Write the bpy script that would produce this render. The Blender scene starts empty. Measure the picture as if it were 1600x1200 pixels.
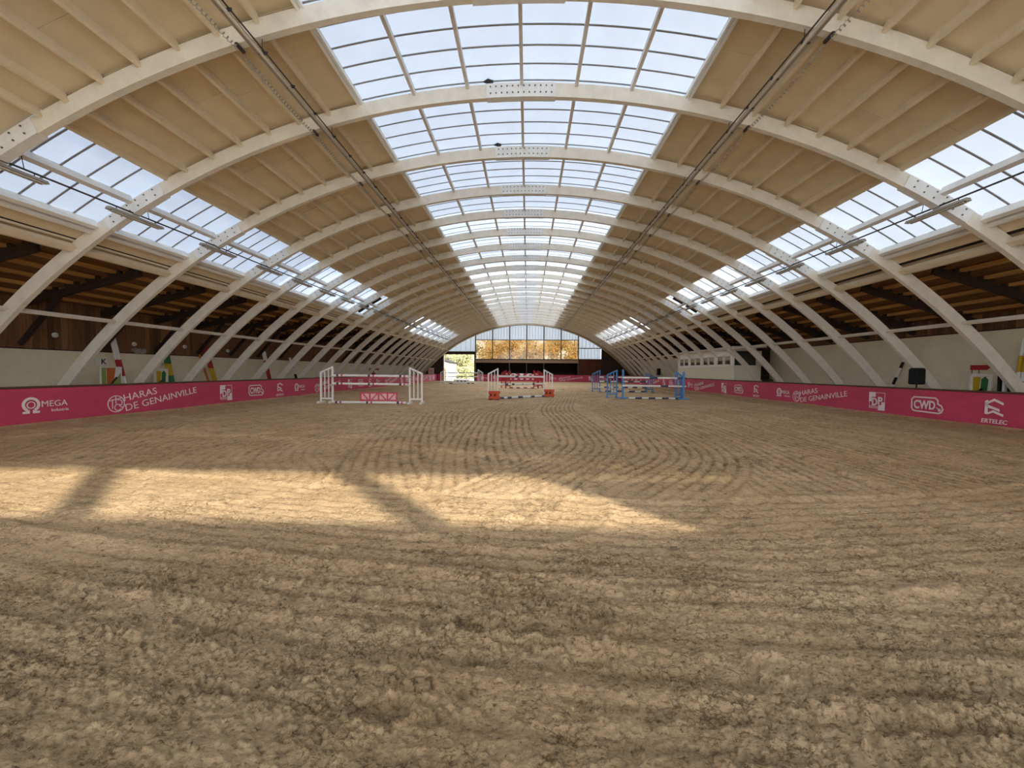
import bpy, bmesh, math, random
import numpy as np
from mathutils import Matrix, Vector

random.seed(7)
SC = bpy.context.scene
COL = SC.collection
R_ = math.radians

# ------------------------------------------------------------------ camera
CAM_Z = 1.55
cd = bpy.data.cameras.new('camera')
cam = bpy.data.objects.new('camera', cd)
COL.objects.link(cam)
cd.sensor_width = 36.0
cd.lens = 36.0 * 630.0 / 1600.0
cd.clip_start = 0.05
cd.clip_end = 600
yaw, pit, rol = R_(2.207), R_(1.842), R_(0.369)
fwd = Vector((-math.sin(yaw), math.cos(yaw), 0)); rgt = Vector((math.cos(yaw), math.sin(yaw), 0)); up = Vector((0, 0, 1))
f2 = fwd * math.cos(pit) - up * math.sin(pit)
u2 = up * math.cos(pit) + fwd * math.sin(pit)
r3 = rgt * math.cos(rol) + u2 * math.sin(rol)
u3 = -rgt * math.sin(rol) + u2 * math.cos(rol)
mw = Matrix(((r3.x, u3.x, -f2.x, 0), (r3.y, u3.y, -f2.y, 0), (r3.z, u3.z, -f2.z, CAM_Z), (0, 0, 0, 1)))
cam.matrix_world = mw
SC.camera = cam

# ------------------------------------------------------------------ world, sun, exposure
W = bpy.data.worlds.new('sky')
SC.world = W
W.use_nodes = True
nt = W.node_tree
nt.nodes.clear()
out = nt.nodes.new('ShaderNodeOutputWorld')
bg = nt.nodes.new('ShaderNodeBackground')
tc = nt.nodes.new('ShaderNodeTexCoord')
sx = nt.nodes.new('ShaderNodeSeparateXYZ')
cr = nt.nodes.new('ShaderNodeValToRGB')
cr.color_ramp.elements[0].position = 0.0
cr.color_ramp.elements[0].color = (0.93, 0.95, 1.0, 1)
cr.color_ramp.elements[1].position = 0.8
cr.color_ramp.elements[1].color = (0.55, 0.73, 1.0, 1)
nt.links.new(tc.outputs['Generated'], sx.inputs[0])
nt.links.new(sx.outputs['Z'], cr.inputs[0])
nt.links.new(cr.outputs[0], bg.inputs[0])
nt.links.new(bg.outputs[0], out.inputs[0])
bg.inputs[1].default_value = 4.0

SUN_EL = R_(30)
sd = bpy.data.lights.new('sun', 'SUN')
sun = bpy.data.objects.new('sun', sd)
COL.objects.link(sun)
sd.energy = 6.2
sd.angle = R_(1.3)
sd.color = (1.0, 0.92, 0.77)
sdir = Vector((-0.66 * math.cos(SUN_EL), 0.75 * math.cos(SUN_EL), -math.sin(SUN_EL)))
sun.rotation_euler = sdir.to_track_quat('-Z', 'Y').to_euler()
sun.location = (30, -40, 40)

SC.view_settings.view_transform = 'Standard'
SC.view_settings.look = 'None'
SC.view_settings.gamma = 1
SC.view_settings.use_curve_mapping = False
SC.view_settings.exposure = 0.40
try:
    SC.cycles.use_denoising = True
    SC.cycles.max_bounces = 10
    SC.cycles.diffuse_bounces = 7
    SC.cycles.transmission_bounces = 6
    SC.cycles.transparent_max_bounces = 8
    SC.cycles.sample_clamp_indirect = 8
except Exception:
    pass


# ------------------------------------------------------------------ helpers
class MB:
    def __init__(s):
        s.v = []; s.f = []

    def poly(s, pts):
        n = len(s.v); s.v += [tuple(p) for p in pts]; s.f.append(tuple(range(n, n + len(pts)))); return s

    def hexa(s, p):                      # 8 points: bottom loop 0-3, top loop 4-7
        n = len(s.v); s.v += [tuple(q) for q in p]
        for a in ((3, 2, 1, 0), (4, 5, 6, 7), (0, 1, 5, 4), (1, 2, 6, 5), (2, 3, 7, 6), (3, 0, 4, 7)):
            s.f.append(tuple(n + i for i in a))
        return s

    def box(s, x0, x1, y0, y1, z0, z1):
        return s.hexa([(x0, y0, z0), (x1, y0, z0), (x1, y1, z0), (x0, y1, z0), (x0, y0, z1), (x1, y0, z1), (x1, y1, z1), (x0, y1, z1)])

    def bar(s, a, b, w, h, upv=(0, 0, 1)):
        a = Vector(a); b = Vector(b); d = (b - a).normalized(); u = Vector(upv)
        if abs(d.dot(u)) > 0.98: u = Vector((0, 1, 0))
        r = d.cross(u).normalized(); u = r.cross(d).normalized()
        q = []
        for c in (a, b):
            q.append([c - r * w / 2 - u * h / 2, c + r * w / 2 - u * h / 2, c + r * w / 2 + u * h / 2, c - r * w / 2 + u * h / 2])
        return s.hexa(q[0] + q[1])

    def tube(s, pts, rad, n=10, cap=True):
        pts = [Vector(p) for p in pts]
        rings = []
        rr = rad if isinstance(rad, (list, tuple)) else [rad] * len(pts)
        for i, p in enumerate(pts):
            d = (pts[min(i + 1, len(pts) - 1)] - pts[max(i - 1, 0)]).normalized()
            u = Vector((0, 0, 1)) if abs(d.z) < 0.95 else Vector((0, 1, 0))
            a = d.cross(u).normalized(); b = d.cross(a).normalized()
            o = len(s.v)
            for k in range(n):
                t = 2 * math.pi * k / n
                s.v.append(tuple(p + (a * math.cos(t) + b * math.sin(t)) * rr[i]))
            rings.append(o)
        for i in range(len(rings) - 1):
            for k in range(n):
                s.f.append((rings[i] + k, rings[i] + (k + 1) % n, rings[i + 1] + (k + 1) % n, rings[i + 1] + k))
        if cap:
            s.f.append(tuple(rings[0] + k for k in range(n))[::-1])
            s.f.append(tuple(rings[-1] + k for k in range(n)))
        return s

    def prism(s, poly, m):               # poly = 2d loop, m(x,y,k) -> 3d, k = 0/1
        n = len(poly); o = len(s.v)
        s.v += [tuple(m(x, y, 0)) for x, y in poly] + [tuple(m(x, y, 1)) for x, y in poly]
        s.f.append(tuple(o + i for i in range(n))[::-1]); s.f.append(tuple(o + n + i for i in range(n)))
        for i in range(n):
            j = (i + 1) % n
            s.f.append((o + i, o + j, o + n + j, o + n + i))
        return s

    def mesh(s, name, mat, org=(0, 0, 0), smooth=False):
        me = bpy.data.meshes.new(name)
        ox, oy, oz = org
        me.from_pydata([(x - ox, y - oy, z - oz) for x, y, z in s.v], [], s.f)
        bm = bmesh.new(); bm.from_mesh(me)
        bmesh.ops.recalc_face_normals(bm, faces=bm.faces)
        bm.to_mesh(me); bm.free()
        if mat: me.materials.append(mat)
        if smooth:
            me.polygons.foreach_set('use_smooth', [True] * len(me.polygons))
        return me


def link(o, parent=None):
    COL.objects.link(o)
    if parent is not None: o.parent = parent
    return o


def wloc(o):
    v = Vector((0, 0, 0))
    while o is not None:
        v += o.location; o = o.parent
    return v


def part(name, mb, mat, parent=None, smooth=False, bevel=0, stuff=False, label=None):
    org = wloc(parent) if parent is not None else (0, 0, 0)
    o = bpy.data.objects.new(name, mb.mesh(name, mat, org, smooth))
    link(o, parent)
    if bevel:
        b = o.modifiers.new('bevel', 'BEVEL'); b.width = bevel; b.segments = 2; b.limit_method = 'ANGLE'
    if stuff: o['kind'] = 'stuff'
    if label: o['label'] = label
    return o


def tag(o, label, cat, group=None):
    o['label'] = label; o['category'] = cat
    if group: o['group'] = group
    return o


def thing(name, loc, label, cat, group=None):
    o = bpy.data.objects.new(name, None); o.location = loc
    o.empty_display_size = 0.2
    link(o)
    return tag(o, label, cat, group)


def struct(name, mb=None, mat=None, loc=(0, 0, 0)):
    if mb is None:
        o = bpy.data.objects.new(name, None); o.location = loc; link(o)
    else:
        o = part(name, mb, mat)
    o['kind'] = 'structure'
    return o


def dup(o, parent=None):
    c = o.copy(); COL.objects.link(c); c.parent = parent
    if parent is not None: c.matrix_parent_inverse = Matrix()
    for ch in list(o.children): dup(ch, c)
    return c


def mat(name, col, rough=0.7, var=0.0, vscale=4.0, bump=0.0, bscale=30.0, metal=0.0, stretch=(1, 1, 1), col2=None, spec=0.3):
    m = bpy.data.materials.new(name); m.use_nodes = True
    n = m.node_tree.nodes; l = m.node_tree.links
    b = n['Principled BSDF']
    b.inputs['Base Color'].default_value = (*col, 1)
    b.inputs['Roughness'].default_value = rough
    b.inputs['Metallic'].default_value = metal
    b.inputs['Specular IOR Level'].default_value = spec
    t = n.new('ShaderNodeTexCoord'); mp = n.new('ShaderNodeMapping'); mp.inputs['Scale'].default_value = stretch
    l.new(t.outputs['Object'], mp.inputs[0])
    if var > 0 or col2:
        no = n.new('ShaderNodeTexNoise'); no.inputs['Scale'].default_value = vscale; no.inputs['Detail'].default_value = 6
        no.inputs['Roughness'].default_value = 0.65
        l.new(mp.outputs[0], no.inputs['Vector'])
        rp = n.new('ShaderNodeValToRGB')
        c2 = col2 if col2 else tuple(c * (1 - var) for c in col)
        rp.color_ramp.elements[0].position = 0.3; rp.color_ramp.elements[0].color = (*c2, 1)
        rp.color_ramp.elements[1].position = 0.68; rp.color_ramp.elements[1].color = (*col, 1)
        l.new(no.outputs[0], rp.inputs[0]); l.new(rp.outputs[0], b.inputs['Base Color'])
    if bump > 0:
        nb = n.new('ShaderNodeTexNoise'); nb.inputs['Scale'].default_value = bscale; nb.inputs['Detail'].default_value = 5
        l.new(mp.outputs[0], nb.inputs['Vector'])
        bp = n.new('ShaderNodeBump'); bp.inputs['Strength'].default_value = bump; bp.inputs['Distance'].default_value = 0.02
        l.new(nb.outputs[0], bp.inputs['Height']); l.new(bp.outputs[0], b.inputs['Normal'])
    return m


def sheet_mat(name, trans, white=0.25, var=0.06):
    m = bpy.data.materials.new(name); m.use_nodes = True
    n = m.node_tree.nodes; l = m.node_tree.links
    n.clear()
    o = n.new('ShaderNodeOutputMaterial')
    tr = n.new('ShaderNodeBsdfTranslucent'); df = n.new('ShaderNodeBsdfDiffuse'); ad = n.new('ShaderNodeAddShader')
    df.inputs[0].default_value = (white, white, white, 1)
    t = n.new('ShaderNodeTexCoord'); no = n.new('ShaderNodeTexNoise'); no.inputs['Scale'].default_value = 1.6; no.inputs['Detail'].default_value = 8
    no.inputs['Roughness'].default_value = 0.7
    l.new(t.outputs['Object'], no.inputs['Vector'])
    rp = n.new('ShaderNodeValToRGB')
    rp.color_ramp.elements[0].position = 0.3; rp.color_ramp.elements[0].color = (*[c * (1 - var * 2) for c in trans], 1)
    rp.color_ramp.elements[1].position = 0.7; rp.color_ramp.elements[1].color = (*trans, 1)
    l.new(no.outputs[0], rp.inputs[0]); l.new(rp.outputs[0], tr.inputs[0])
    l.new(tr.outputs[0], ad.inputs[0]); l.new(df.outputs[0], ad.inputs[1]); l.new(ad.outputs[0], o.inputs[0])
    return m


def glass_mat(name, tint, gloss=0.1):
    m = bpy.data.materials.new(name); m.use_nodes = True
    n = m.node_tree.nodes; l = m.node_tree.links
    n.clear()
    o = n.new('ShaderNodeOutputMaterial')
    tr = n.new('ShaderNodeBsdfTransparent'); tr.inputs[0].default_value = (*tint, 1)
    gl = n.new('ShaderNodeBsdfGlossy'); gl.inputs['Roughness'].default_value = 0.05
    mx = n.new('ShaderNodeMixShader'); mx.inputs[0].default_value = gloss
    l.new(tr.outputs[0], mx.inputs[1]); l.new(gl.outputs[0], mx.inputs[2]); l.new(mx.outputs[0], o.inputs[0])
    return m


M = {}
M['arch'] = mat('arch_paint', (0.79, 0.735, 0.63), 0.6, 0.16, 3.0, 0.25, 20, stretch=(1, 1, 1))
M['plate'] = mat('plate_paint', (0.82, 0.81, 0.78), 0.6, 0.14, 5.0, 0.15, 30)
M['bolt'] = mat('bolt_steel', (0.16, 0.15, 0.14), 0.5, metal=0.6)
M['panel'] = mat('ceiling_board', (0.72, 0.61, 0.43), 0.85, 0.14, 1.3, 0.15, 60)
M['panel2'] = mat('ceiling_board_pale', (0.75, 0.635, 0.455), 0.85, 0.12, 1.7, 0.15, 60)
M['purlin'] = mat('purlin_paint', (0.79, 0.69, 0.52), 0.7, 0.12, 3.0)
M['bar'] = mat('glazing_bar_paint', (0.78, 0.76, 0.73), 0.6, 0.10, 3.0)
M['frame'] = mat('skylight_frame_paint', (0.86, 0.85, 0.80), 0.5, 0.08, 3.0)
M['sheet'] = sheet_mat('skylight_sheet', (0.136, 0.142, 0.150), 0.40)
M['sheet2'] = sheet_mat('skylight_sheet_mid', (0.19, 0.195, 0.20), 0.42)
M['sheet3'] = sheet_mat('skylight_sheet_clear', (0.34, 0.34, 0.34), 0.45)
M['rib'] = sheet_mat('skylight_rib', (0.125, 0.126, 0.128), 0.3)
M['gable'] = sheet_mat('gable_sheet', (0.22, 0.225, 0.23))
M['wood'] = mat('brown_boards', (0.22, 0.105, 0.045), 0.75, 0.55, 3.0, 0.3, 20, stretch=(1, 6, 0.4))
M['deck'] = mat('eave_deck', (0.26, 0.125, 0.045), 0.8, 0.5, 2.0, 0.2, 20, stretch=(4, 0.5, 1))
M['eave'] = mat('eave_purlin_wood', (0.62, 0.34, 0.11), 0.7, 0.35, 2.0, 0.2, 20, stretch=(3, 0.4, 3))
M['dark'] = mat('dark_timber', (0.045, 0.028, 0.02), 0.8, 0.3, 4)
M['wall'] = mat('white_block_wall', (0.87, 0.80, 0.59), 0.85, 0.13, 1.5, 0.2, 12)
M['pink'] = mat('magenta_tarpaulin', (0.58, 0.062, 0.13), 0.5, 0.22, 1.2, 0.55, 2.2, stretch=(1, 0.35, 2.0))
M['print'] = mat('white_print', (0.86, 0.72, 0.74), 0.6, 0.06, 8)
M['rail'] = mat('brown_rail', (0.13, 0.075, 0.04), 0.7, 0.3, 4)
M['white'] = mat('white_paint', (0.85, 0.83, 0.78), 0.5, 0.06, 6)
M['purple'] = mat('purple_paint', (0.10, 0.03, 0.09), 0.5)
M['red'] = mat('red_paint', (0.42, 0.02, 0.025), 0.5, 0.1, 6)
M['orange'] = mat('orange_red_plastic', (0.62, 0.085, 0.02), 0.5, 0.25, 5)
M['blue'] = mat('blue_paint', (0.085, 0.26, 0.54), 0.5, 0.1, 6)
M['navy'] = mat('navy_paint', (0.05, 0.07, 0.13), 0.5)
M['gate'] = mat('pink_gate_paint', (0.62, 0.08, 0.13), 0.5)
M['gatefill'] = mat('pale_pink_board', (0.85, 0.55, 0.53), 0.6)
M['green'] = mat('green_paint', (0.03, 0.16, 0.05), 0.5)
M['lime'] = mat('light_green_paint', (0.27, 0.36, 0.10), 0.6)
M['yellow'] = mat('yellow_paint', (0.62, 0.40, 0.02), 0.5, 0.1, 6)
M['rust'] = mat('burnt_orange_paint', (0.52, 0.14, 0.03), 0.6)
M['black'] = mat('black_cover', (0.012, 0.012, 0.013), 0.8)
M['steel'] = mat('galvanised_tube', (0.62, 0.57, 0.50), 0.38, 0.2, 4, metal=0.75)
M['cable'] = mat('dark_cable', (0.055, 0.05, 0.045), 0.6)
M['fluo'] = mat('grey_lamp_housing', (0.34, 0.31, 0.27), 0.5, 0.1, 4)
M['tube'] = mat('unlit_lamp_tube', (0.62, 0.60, 0.54), 0.3)
M['beige'] = mat('booth_cladding', (0.74, 0.70, 0.54), 0.7, 0.06, 2)
M['glassdark'] = mat('dark_window_glass', (0.02, 0.025, 0.022), 0.08, spec=0.6)
M['amber'] = glass_mat('amber_glass', (0.48, 0.425, 0.335), 0.04)
M['clear'] = glass_mat('clear_glass', (0.9, 0.9, 0.88), 0.05)
M['bird'] = mat('grey_feathers', (0.06, 0.06, 0.07), 0.8, 0.3, 20)
M['barrel'] = mat('brown_post', (0.10, 0.085, 0.075), 0.6)

# ------------------------------------------------------------------ hall geometry (camera stands at x=0, y=0)
XC, ZC, RI = -0.20, -11.253, 19.618          # centre and inner radius of the arch ribs
RO = RI + 0.335                              # outer radius of the ribs
RP = RI + 0.43                               # roof boards
YA = {0: -0.6, 1: 2.15, 2: 4.9, 3: 7.60, 4: 10.31, 5: 13.13, 6: 15.78}
for n in range(7, 26): YA[n] = 15.78 + (n - 6) * 2.333
Y_END = 60.35
Y_REAR = -2.0
XL, XR = -13.51, 13.56                       # arena kickboards
WXL, WXR = -17.2, 16.6                       # outer walls


def cyl(th, rho, y):
    t = R_(th)
    return (XC + rho * math.sin(t), y, ZC + rho * math.cos(t))


def cyl_slab(mb, t0, t1, r0, r1, y0, y1, step=1.2):
    k = max(1, int(math.ceil(abs(t1 - t0) / step)))
    o = len(mb.v)
    for i in range(k + 1):
        t = t0 + (t1 - t0) * i / k
        for (r, y) in ((r0, y0), (r0, y1), (r1, y1), (r1, y0)):
            mb.v.append(cyl(t, r, y))
    for i in range(k):
        a = o + 4 * i; b = a + 4
        for j in range(4):
            mb.f.append((a + j, a + (j + 1) % 4, b + (j + 1) % 4, b + j))
    mb.f.append((o + 3, o + 2, o + 1, o)); e = o + 4 * k
    mb.f.append((e, e + 1, e + 2, e + 3))
    return mb


def cyl_sheet(mb, t0, t1, r, y0, y1, step=1.2):
    k = max(1, int(math.ceil(abs(t1 - t0) / step)))
    o = len(mb.v)
    for i in range(k + 1):
        t = t0 + (t1 - t0) * i / k
        mb.v += [cyl(t, r, y0), cyl(t, r, y1)]
    for i in range(k):
        a = o + 2 * i
        mb.f.append((a, a + 1, a + 3, a + 2))
    return mb


# ------------------------------------------------------------------ sand floor
def hash2(ix, iy, s):
    ix = ix.astype(np.uint64); iy = iy.astype(np.uint64)
    h = ix * np.uint64(374761393) + iy * np.uint64(668265263) + np.uint64(s * 1442695 + 12345)
    h &= np.uint64(0xffffffff)
    h = ((h ^ (h >> np.uint64(13))) * np.uint64(1274126177)) & np.uint64(0xffffffff)
    h ^= h >> np.uint64(16)
    return (h & np.uint64(0xffff)).astype(np.float64) / 65535.0


def vnoise(x, y, s=0):
    x = x + 1000.0; y = y + 1000.0
    ix = np.floor(x); iy = np.floor(y); fx = x - ix; fy = y - iy
    fx = fx * fx * (3 - 2 * fx); fy = fy * fy * (3 - 2 * fy)
    a = hash2(ix, iy, s); b = hash2(ix + 1, iy, s); c = hash2(ix, iy + 1, s); d = hash2(ix + 1, iy + 1, s)
    return (a * (1 - fx) + b * fx) * (1 - fy) + (c * (1 - fx) + d * fx) * fy


def worley(x, y, s=0):
    x = x + 1000.0; y = y + 1000.0
    ix = np.floor(x); iy = np.floor(y)
    f1 = np.full(x.shape, 9.0); f2 = f1.copy(); hid = np.zeros(x.shape)
    for dx in (-1, 0, 1):
        for dy in (-1, 0, 1):
            cx = ix + dx; cy = iy + dy
            px = cx + hash2(cx, cy, s); py = cy + hash2(cx, cy, s + 1)
            d = np.hypot(px - x, py - y)
            nf = d < f1
            f2 = np.where(nf, f1, np.minimum(f2, d))
            hid = np.where(nf, hash2(cx, cy, s + 2), hid)
            f1 = np.where(nf, d, f1)
    return f1, f2, hid


def catmull(pts, n=10):
    P = [np.array(p, float) for p in pts]
    P = [2 * P[0] - P[1]] + P + [2 * P[-1] - P[-2]]
    o = []
    for i in range(1, len(P) - 2):
        for k in range(n):
            t = k / n
            o.append(0.5 * ((2 * P[i]) + (-P[i - 1] + P[i + 1]) * t + (2 * P[i - 1] - 5 * P[i] + 4 * P[i + 1] - P[i + 2]) * t * t + (-P[i - 1] + 3 * P[i] - 3 * P[i + 1] + P[i + 2]) * t ** 3))
    o.append(P[-2])
    return np.array(o)


TRACKS = [   # harrow passes: centre line on the ground, width
    ([(-12.5, 6), (-12.4, 12), (-12.3, 25), (-12.2, 45), (-12, 60)], 2.0),
    ([(12.4, 3), (12.4, 12), (12.3, 25), (12.2, 45), (12, 60)], 2.0),
    ([(-7.6, 5.9), (-8.9, 8.0), (-11, 11.6), (-11.2, 17), (-10, 30)], 2.3),
    ([(10.5, 4.5), (10.0, 8), (9.6, 13), (9.8, 20), (10, 40)], 2.4),
    ([(8.4, 4.5), (7.9, 7), (7.6, 11), (7.6, 18), (7, 40)], 2.4),
    ([(-5.3, 5.2), (-6.4, 7.0), (-7.4, 9.2), (-6.8, 12), (-3.5, 16.5)], 2.4),
    ([(-3.9, 5.5), (-4.8, 6.7), (-5.3, 8.4), (-5.0, 11.0), (-3.5, 15)], 2.2),
    ([(6.6, 4.0), (6.1, 6.4), (5.9, 9.2), (6.2, 14.4), (5.9, 22), (5, 35)], 2.4),
    ([(3.7, 4.2), (3.95, 6.5), (4.3, 9.2), (4.7, 14.4), (4.4, 22), (3.5, 35)], 1.9),
    ([(-1.2, 4.9), (-2.2, 7.8), (-3.1, 11.8), (-3.5, 15.7), (-2.2, 20), (0.2, 26)], 2.5),
    ([(1.2, 5.0), (2.75, 7.1), (3.25, 9.1), (3.5, 14), (3.4, 19), (3.2, 25)], 2.1),
    ([(-0.2, 4.6), (-0.75, 8.0), (-1.0, 12), (-0.9, 16.2), (0.6, 23), (2, 30)], 2.3),
    ([(-0.3, 4.9), (1.25, 8.2), (1.35, 12.4), (1.2, 16.4), (1.9, 22), (3, 30)], 1.5),
    ([(11, 6.6), (8, 5.3), (5.9, 4.55), (3.2, 4.0), (1.2, 3.85), (-3, 4.3), (-9, 5.4)], 2.0),
    ([(-9, 4.6), (-6.5, 3.7), (-4.46, 3.05), (-2.35, 2.68), (-0.5, 2.48), (1.5, 2.4), (4, 2.35), (8, 2.7)], 1.0),
    ([(-7, 3.0), (-3, 2.0), (0, 1.62), (3, 1.5), (7, 1.7)], 1.3),
]
TR = [(catmull(p), w) for p, w in TRACKS]


def sand(x, y):
    x = x.ravel(); y = y.ravel()
    h = 0.03 * (vnoise(x * 0.35, y * 0.35, 1) - 0.5) + 0.012 * (vnoise(x * 0.9, y * 0.9, 2) - 0.5)
    damp_shade = np.zeros_like(x)  # damper sand tone plus shade painted into grooves, gaps and hollows
    fl = np.zeros_like(x)                       # local direction of the harrow (cos, sin) for streaks
    wob = 0.07 * (vnoise(x * 0.7, y * 0.7, 3) - 0.5) + 0.012 * (vnoise(x * 14, y * 14, 4) - 0.5)
    groove = np.zeros_like(x)
    for pl, w in TR:
        lo = pl.min(0) - w; hi = pl.max(0) + w
        idx = np.nonzero((x > lo[0]) & (x < hi[0]) & (y > lo[1]) & (y < hi[1]))[0]
        if not len(idx): continue
        px = x[idx]; py = y[idx]
        best = np.full(len(idx), 1e9); lat = np.zeros(len(idx)); ends = np.zeros(len(idx), bool); ang = np.zeros(len(idx))
        for i in range(len(pl) - 1):
            a = pl[i]; d = pl[i + 1] - a; L = np.hypot(*d); d = d / L
            rx = px - a[0]; ry = py - a[1]
            t = np.clip(rx * d[0] + ry * d[1], 0, L)
            dist = np.hypot(rx - d[0] * t, ry - d[1] * t)
            side = rx * d[1] - ry * d[0]
            m = dist < best
            best = np.where(m, dist, best); lat = np.where(m, np.sign(side) * dist, lat)
            ang = np.where(m, math.atan2(d[1], d[0]), ang)
        l2 = lat + wob[idx]
        inside = np.clip((w / 2 - np.abs(l2)) / 0.06, 0, 1)
        ph = np.abs(((l2 / 0.185) % 1.0) - 0.5) * 2          # 0 at groove centre
        g = np.exp(-(ph / 0.33) ** 2)
        berm = np.exp(-((np.abs(l2) - w / 2) / 0.06) ** 2)
        groove[idx] = groove[idx] * (1 - inside) + g * inside
        h[idx] += berm * 0.022
        fl[idx] = np.where(inside > 0.5, ang, fl[idx])
    brk = vnoise(x * 3.1, y * 3.1, 6)
    far = np.clip((y - 4) / 8, 0, 1)
    gs = groove * np.clip(0.25 + 1.1 * brk * (0.6 + 0.8 * vnoise(x * 11, y * 11, 7)), 0, 1.3)
    gs = gs * np.where(x < -3.6, 0.55, 1.0)
    h -= gs * (0.012 + 0.009 * far)
    damp_shade += gs * (0.26 + 0.30 * far)
    near = np.clip((13 - np.hypot(x, y)) / 10, 0, 1) ** 0.8
    # clods, flaky and stretched along the last pass
    a = -0.30 + 0.10 * x + 0.5 * (vnoise(x * 0.25, y * 0.25, 9) - 0.5)
    ca, sa = np.cos(a), np.sin(a)
    wx = x + 0.07 * (vnoise(x * 9, y * 9, 20) - 0.5) + 0.03 * (vnoise(x * 31, y * 31, 22) - 0.5); wy = y + 0.06 * (vnoise(x * 9, y * 9, 21) - 0.5) + 0.025 * (vnoise(x * 31, y * 31, 23) - 0.5)
    ux = (wx * ca + wy * sa); uy = (-wx * sa + wy * ca)
    amp = near * (0.35 + 1.1 * vnoise(x * 0.8, y * 1.6, 11)) * (1 - 0.55 * np.exp(-((y - 5.0) / 1.0) ** 2))
    f1, f2, hid = worley(ux * 9, uy * 16, 30)
    cl = np.clip((f2 - f1) * 5.0, 0, 1)
    keep = np.clip((hid - 0.45) * 4, 0, 1) * np.clip(vnoise(x * 2.2, y * 2.2, 31) * 2 - 0.5, 0, 1)
    h += amp * 0.016 * keep * cl * (0.4 + hid)
    damp_shade += amp * (1 - cl) * 0.35 * keep
    f1, f2, hid = worley(ux * 24, uy * 40, 40)
    cl2 = np.clip((f2 - f1) * 4.5, 0, 1)
    h += amp * 0.012 * np.sqrt(cl2) * hid * hid * 1.4
    damp_shade += amp * (1 - cl2) * 0.34 * hid
    f1, f2, hid = worley(ux * 52, uy * 74, 50)
    cl3 = np.clip((f2 - f1) * 4, 0, 1)
    vn = np.clip(near * 1.6 - 0.5, 0, 1)
    h += vn * 0.006 * cl3 * hid * (0.4 + amp)
    damp_shade += vn * (1 - cl3) * 0.18 * hid
    rn = 1 - np.abs(vnoise(ux * 16, uy * 34, 12) * 2 - 1)
    h += amp * 0.008 * (rn - 0.5)
    damp_shade += amp * np.clip(0.45 - rn, 0, 1) * 0.6 + 0.13 * amp
    h += (0.3 + near) * 0.009 * (vnoise(x * 38, y * 38, 13) - 0.5)
    pit = np.clip((vnoise(x * 7, y * 9, 14) - 0.66) * 5, 0, 1)
    h -= pit * 0.010 * (0.4 + amp); damp_shade += pit * 0.12
    spk = np.clip((vnoise(x * 16, y * 11, 17) * 0.7 + vnoise(x * 37, y * 29, 18) * 0.3 - 0.62) * 8, 0, 1)
    damp_shade += spk * 0.28 * np.clip((y - 2.5) / 4, 0, 1)
    # a few hoof and boot prints
    for (qx, qy, qa) in ((-0.62, 1.75, 0.4), (-0.9, 2.35, 0.2), (-2.6, 2.5, 0.1), (1.3, 2.1, -0.3), (-1.7, 3.3, 0.6), (2.6, 3.1, 0.2)):
        c, s_ = math.cos(qa), math.sin(qa)
        dx = (x - qx) * c + (y - qy) * s_; dy = -(x - qx) * s_ + (y - qy) * c
        e = np.hypot(dx / 0.085, dy / 0.065)
        h += np.where(e < 2.2, 0.016 * np.exp(-((e - 1.35) / 0.25) ** 2) - 0.016 * np.exp(-e ** 4), 0)
    pale = vnoise(x * 0.5, y * 0.5, 15) * 0.5 + vnoise(x * 1.7, y * 1.7, 16) * 0.5
    return h, np.clip(damp_shade, 0, 1), pale


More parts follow.
